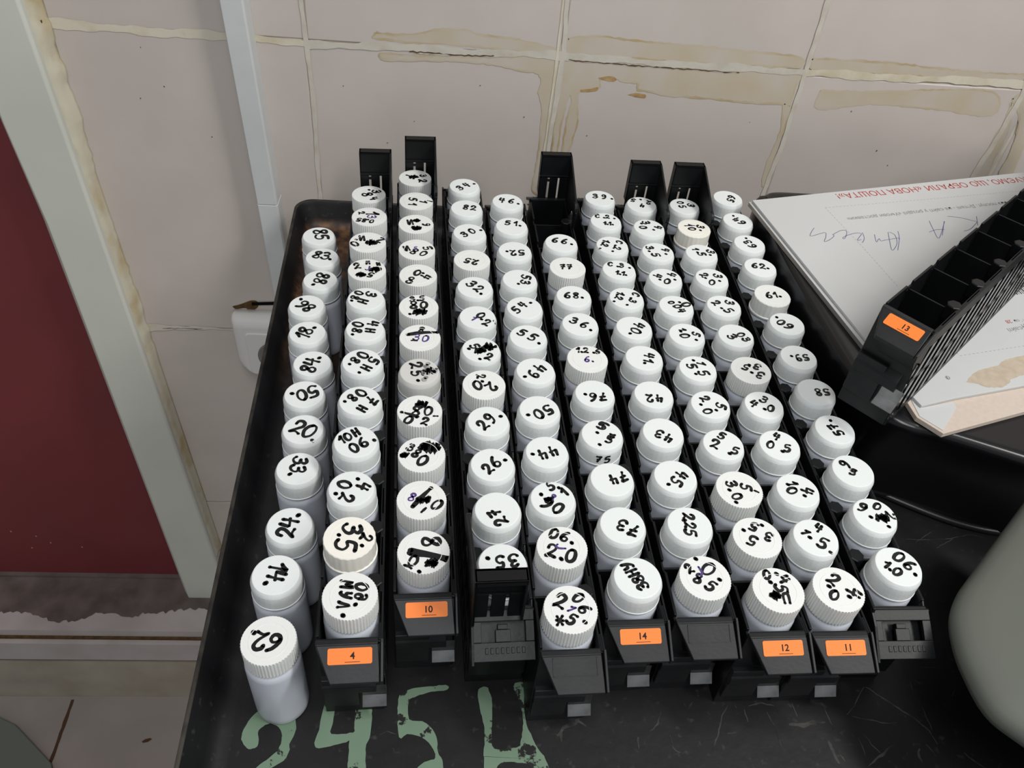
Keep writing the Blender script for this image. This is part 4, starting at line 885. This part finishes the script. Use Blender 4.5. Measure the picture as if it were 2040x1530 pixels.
def tower(full):
    m = MB(0); b = Y1; zt = -13.0; X0, X1 = -8.5, XR
    m.box(XL, XR, b, b + 1.5, -86, zt); m.box(XL, XR - 1, b + 1, b + 4, -74, -46)
    # sloping plate with a window and a latch tongue
    S0 = Vector((0, b + 1.2, zt)); SD = Vector((0, 21.0, -11.5)).normalized(); SN = Vector((0, 11.5, 21.0)).normalized()
    def bar(u0, u1, v0, v1, l0=-2.4, l1=0.0):
        q = [S0 + SD * v + SN * l + Vector((u, 0, 0)) for l in (l0, l1) for u, v in ((u0, v0), (u1, v0), (u1, v1), (u0, v1))]; m.hull8([tuple(c) for c in q])
    bar(XL + .3, X1 - .2, -.5, 5); bar(XL + .3, -10.5, 5, 15); bar(11.5, X1 - .2, 5, 15); bar(XL + .3, X1 - .2, 15, 24)
    bar(XL + .3, X1 - .2, 4, 16, -6.5, -5.5); bar(-3, 4.5, 9, 15, -2.4, -.4); bar(-1.8, 3.3, 6.5, 9, -4, -1.2)
    for k in range(8): bar(-10 + k * 2.6, -8.3 + k * 2.6, 17.5, 20.5, -.2, .35)          # raised moulding marks
    m.prism([(b, zt + 1.2), (b + 9, -15), (b + 24, -25), (b + 21, -30), (b, -34)], X1 - 1.2, X1 + .2, 'x')
    if not full:
        m.prism([(b + 2, zt + 3), (b - 9, zt + 3), (b - 12, zt), (b + 3, zt - 2)], X1 - 1.3, X1 + .1, 'x')
        return m
    # tall back plate: solid above, two slots below
    yy0, yy1 = b + 2.0, b + 3.6; ztop = 26.0
    m.box(X0, X1, yy0, yy1, 6, ztop)
    for x0, x1 in ((X0, -1.6), (.2, 7.0), (8.6, X1)): m.box(x0, x1, yy0, yy1, -16, 6.1)
    m.box(-1.6, .9, yy0, yy1, 2.5, 4.5)
    m.box(X0, X1, b + .8, yy1, 7.5, 8.7)
    m.box(X0, X1, b + 2, b + 9.5, ztop - 1.6, ztop); m.box(X0, X0 + 1.3, b + 2, b + 9.5, -9, ztop); m.box(X0, X1, b + 8.5, b + 9.5, ztop - 4, ztop)
    m.box(X1 - 1.3, X1, b + 2, b + 9.5, -12, ztop)
    # long side wing reaching forward, with a hooked end
    m.prism([(b + 9.5, ztop), (b + 2, ztop), (b - 30, 14), (b - 42, 9), (b - 46, 2), (b - 44, -12), (b - 38, -13), (b - 37, -4), (b - 28, -4), (b - 22, -13), (b + 9.5, -13)], X1 - 1.3, X1 + .2, 'x')
    n = 16; m.prism([(b - 40 + 5.5 * math.cos(6.2832 * k / n), 4 + 5.5 * math.sin(6.2832 * k / n)) for k in range(n)], X1 - 2.0, X1 + .4, 'x')
    return m
proto = {'rack_body': rack_body().build('rack_body', [M_rack, M_rackg], bevel=.25), 'front_block': front_block().build('front_block', M_rackd, bevel=.4), 'label_recess': recess().build('label_recess', M_rackd),
         'sticker': sticker().build('label_sticker', M_orange), 'clip': clip().build('metal_clip', M_metal, bevel=.2),
         'tall': tower(True).build('end_tower', M_rack, bevel=.3), 'short': tower(False).build('end_latch_block', M_rack, bevel=.3)}
used = set()
def add_part(key, parent):
    o = proto[key] if key not in used else proto[key].copy()
    if key in used: COL.objects.link(o)
    used.add(key); o.parent = parent; return o
RACKS = [('B', '4', 'tall', 0), ('C', '10', 'tall', 0), ('D', None, 'tall', 1), ('E', '', 'short', 0), ('F', '14', 'tall', 0), ('G', '', 'short', 0), ('H', '12', 'tall', 0), ('I', '11', 'tall', 0), ('J', None, 'short', 1)]
RLAB = {'B': 'black bottle rack with orange sticker 4, leftmost of the racks', 'C': 'black bottle rack with orange sticker 10', 'D': 'black rack with a tall open latch end nearest the camera, no sticker',
        'E': 'black rack with blank front plate left of the rack with sticker 14', 'F': 'black rack with orange sticker 14 and two empty slots by the wall', 'G': 'black rack with blank front plate between stickers 14 and 12',
        'H': 'black bottle rack with orange sticker 12', 'I': 'black bottle rack with orange sticker 11', 'J': 'black rack with low latch end in front, rightmost of the filled racks'}
def make_rack(num, tw, loc3, rz, label, group):
    e = tag(empty('bottle_rack', V(*loc3), rz), label, 'rack', group)
    off = Vector((0, 0, .086))
    parts = ['rack_body', 'front_block', 'clip', tw] + (['label_recess'] if num == '' else ['sticker'] if num else [])
    for k in parts:
        o = add_part(k, e); o.location = off
        if k == 'sticker':
            tm = text_mesh(num, face_pt(2.4, 5.0, .34), (1, 0, 0), tuple(-FD), 'printed_number', M_print, o, height=3.3, align='C', to=0, bold=0.022)
            u = MB(0); u.hull8([face_pt(p, q, l) for l in (.29, .34) for p, q in ((-1.2, 8.0), (6, 8.0), (6, 7.75), (-1.2, 7.75))])
            u.build('printed_line', M_print, o)
    return e
for row, num, tw, rev in RACKS:
    x, y, a, p = D['racks'][row]; a = math.radians(a)
    if rev:
        x, y = x - 363 * math.sin(a), y + 363 * math.cos(a); a += math.pi
    make_rack(num, tw, (x, y, ZT), a, RLAB[row], 'filled bottle racks')
# the empty rack standing on the cardboard
n0, n1 = D['r13'][0], D['r13'][1]
ta = math.atan2(n1[1] - n0[1], n1[0] - n0[0]); dv = (math.cos(ta), math.sin(ta)); rv = (math.sin(ta), -math.cos(ta))
ox = n0[0] - dv[0] * 15 + rv[0] * 14.6; oy = n0[1] - dv[1] * 15 + rv[1] * 14.6
make_rack('13', 'tall', (ox, oy, 10.4), ta - math.pi / 2, 'empty black rack with orange sticker 13 standing askew on the white cardboard', None)

# ---------------------------------------------------------------- black appliance under the card
dp = [tuple(p) for p in D['device']]; back = max(p[1] for p in dp)
dp = smooth_path(dp, 4); dp = [p for p in dp] + [(640, min(back, 640)), (640, 240), (400, 291), (346, 313.5), (312, 328.5), (300, 333)]
cx = sum(p[0] for p in dp) / len(dp); cy = sum(p[1] for p in dp) / len(dp)
e = tag(empty('appliance', V(cx, cy, ZT)), 'glossy black plastic appliance housing under the white cardboard', 'appliance')
def inset(P, d):
    out = []; n = len(P)
    A = sum(P[i - 1][0] * P[i][1] - P[i][0] * P[i - 1][1] for i in range(n)); sg = 1 if A > 0 else -1
    for i in range(n):
        a, b = P[i - 1], P[(i + 1) % n]; dx, dy = b[0] - a[0], b[1] - a[1]; l = math.hypot(dx, dy) or 1
        out.append((P[i][0] - sg * dy / l * d, P[i][1] + sg * dx / l * d))
    return out
t = MB(0); rings = []
for d, z in ((-4, ZT), (-4.6, ZT + 1), (-4.6, ZT + 3.2), (-3.6, ZT + 4.4), (-2, ZT + 6), (-1.5, -30), (-1.2, -4), (-.6, 0), (.8, 2.4), (3, 3.6), (7, 4)):
    sh = max(0, -z) / 86.0 * 26      # the front wall slopes back towards its foot
    rings.append([(a - cx + (sh * .2 if b < 350 else 0), b - cy + (sh if b < 350 else 0), z - ZT) for a, b in inset(dp, d)])
t.loft(rings, 0, True); o = t.build('housing', M_gloss, e)
cb_ = MB()
Q = smooth_path([tuple(p) for p in D['cable']], 5); rings = []  # added thin tube for the bright line of the housing's base edge
for i, p in enumerate(Q):
    a = Q[max(0, i - 1)]; b = Q[min(len(Q) - 1, i + 1)]; dx, dy = b[0] - a[0], b[1] - a[1]; l = math.hypot(dx, dy)
    rings.append([(p[0] - dy / l * 2.4 * math.cos(k * .6283), p[1] + dx / l * 2.4 * math.cos(k * .6283), ZT + 2.5 + 2.4 * math.sin(k * .6283)) for k in range(10)])
cb_.loft(rings, 0, True); tag(cb_.build('base_edge_strip', mat('black_edge_strip', (.014, .014, .015), .35, .5)), 'thin black strip added along the base edge of the appliance housing', 'cable')

# ---------------------------------------------------------------- flattened cardboard mailer
e = tag(empty('cardboard_mailer', V(380, 480, 4)), 'flattened white cardboard mailer with red upside-down print and torn kraft patch', 'cardboard')
CO = (380, 480, 4)
def cl(p, z): return (p[0] - CO[0], p[1] - CO[1], z - CO[2])
def slab(P, z0, z1, name, m, bev=.25):
    t = MB(0); t.prism([(a - CO[0], b - CO[1]) for a, b in P], z0 - CO[2], z1 - CO[2]); return t.build(name, m, e, bev)
D['card_low'][0][0] -= 2.2; D['card_low'][1][0] -= 2.4; D['card_low'][2][0] -= 1
slab(D['card_low'], 4.1, 7.6, 'lower_flap', M_kraft)
slab(D['card_tab'], 7.65, 7.95, 'corner_tab', M_card, 0)
# left edge strip of the lower layer is white
L0 = D['card_low']; slab([L0[0], L0[1], (L0[1][0] + 3, L0[1][1]), (L0[0][0] + 4, L0[0][1] + 1)], 4.1, 7.7, 'folded_edge', M_card, .2)
top = slab(D['card_top'], 8.0, 10.0, 'top_sheet', M_card)
def flat_poly(P, z, name, m, par, jit=0.0, sm=True):
    t = MB(0); Q = dense(smooth_path(list(P) + [P[0]], 4), 1.5)[:-1] if sm else P
    t.face([t.v(*cl((a + random.uniform(-jit, jit), b + random.uniform(-jit, jit)), z)) for a, b in Q]); return t.build(name, m, par)
tag(flat_poly(D['torn'], 10.06, 'torn_patch', M_torn, top, .35), 'torn kraft-brown patch')
def unit(a, b): l = math.hypot(b[0] - a[0], b[1] - a[1]); return ((b[0] - a[0]) / l, (b[1] - a[1]) / l, 0), l
def line_text(body, a, b, name, m, z=10.08, fit=True, height=None):
    u, l = unit(a, b); ey = (-u[1], u[0], 0)
    return text_mesh(body, cl(a, z), u, ey, name, m, top, width=l if fit else None, height=height, to=0)
a, b = D['redtxt']; line_text('ДЯКУЄМО, ЩО ОБРАЛИ «НОВА ПОШТА»!', a, b, 'printed_slogan', M_red)
a, b = D['smalltxt']; line_text('та правила надання послуг. Деталі - на сайті у розділі «Умови доставки»', a, b, 'printed_text', M_grey)
m_ = D['misc']
t = MB(0)
for i, P in enumerate(D['pen']):
    t.ribbon(smooth_path([tuple(p) for p in P], 5), .24, 0, .1, lambda a, b: cl((a, b), 10.07 + .002 * i))
t.build('pen_writing', M_pen, top)
t = MB(0)
for P in D['dash']:
    Q = dense(P, 1.7)
    for i in range(0, len(Q) - 1, 2): t.ribbon(Q[i:i + 2], .14, 0, 0, lambda a, b: cl((a, b), 10.06))
t.build('dashed_line', M_grey, top)
u, l = unit(D['redtxt'][0], D['redtxt'][1])
t = MB(0); bx, by = D['bar'][0]
for i in range(16):
    wv = (.5, .9, .4, 1.1)[i % 4]; s0 = -26 + i * 2.0
    P = [(bx + 8 + u[0] * s0, by + 2 + u[1] * s0), (bx + 8 + u[0] * s0 + u[1] * 9 * 1, by + 2 + u[1] * s0 - u[0] * 9)]
    t.ribbon(P, wv * .5, 0, 0, lambda a, b: cl((a, b), 10.07))
t.build('printed_barcode', M_print, top)
for k, (dx_, dy_, s_, mm) in enumerate(((24, 9, 'у телефон', M_grey), (26, 4, 'у пошт', M_grey), (14, -1, 'на сайті', M_grey))):
    p = (m_[3][0] + dx_ - 4, m_[3][1] + dy_); q = (p[0] + u[0] * 20, p[1] + u[1] * 20); line_text(s_, p, q, 'printed_text', mm)
p = (m_[0][0] + 9, m_[0][1] + 2); line_text('28', p, (p[0] + u[0] * 4.5, p[1] + u[1] * 4.5), 'printed_text', M_red)
p = tuple(m_[4]); line_text('Ф', p, (p[0] + u[0] * 3.5, p[1] + u[1] * 3.5), 'printed_text', M_grey)

# ---------------------------------------------------------------- grey-green container (bottom right) and mat on the floor
gp = [tuple(p) for p in D['greyobj']] + [(300, 122), (330, 96), (345, 90), (360, 95), (400, 140), (432, 178), (437, 190), (432, 203), (396, 248), (368, 287), (355, 296)]
gp = smooth_path(gp + gp[:1], 4)[:-1]
gx, gy = 347.0, 192.0
e = tag(empty('storage_container', V(gx, gy, ZT)), 'rounded grey-green plastic container at the right front of the tray', 'container')
def scl(P, k, ox=0.0, oy=0.0): return [((a - gx) * k + ox, (b - gy) * k + oy) for a, b in P]
t = MB(0)
t.loft([[(a, b, z - ZT) for a, b in scl(gp, k, ox, oy)] for k, z, ox, oy in ((.46, ZT, 33, 20), (.5, ZT + 2, 33, 20), (.72, -50, 17, 10), (.88, -16.5, 2, 2))], 0, True); t.build('container_body', M_green, e)
t = MB(0)
t.loft([[(a, b, z - ZT) for a, b in scl(gp, k)] for k, z in ((.90, -16.4), (.97, -16), (.99, -14), (1.0, -11), (1.0, -9.8), (.99, -7.2), (.965, -4.6), (.91, -2.4), (.8, -.9), (.5, 0), (.2, .4))], 0, True); t.build('container_lid', M_green, e)
t = MB(); t.prism([(-617, 550), (-547, 495), (-440, 300), (-900, 250), (-900, 575), (-660, 568)], ZFLOOR + .6, ZFLOOR + 9)
tag(t.build('floor_mat', M_mat, bevel=1.5), 'grey-green mat corner lying on the floor tiles at lower left', 'mat')
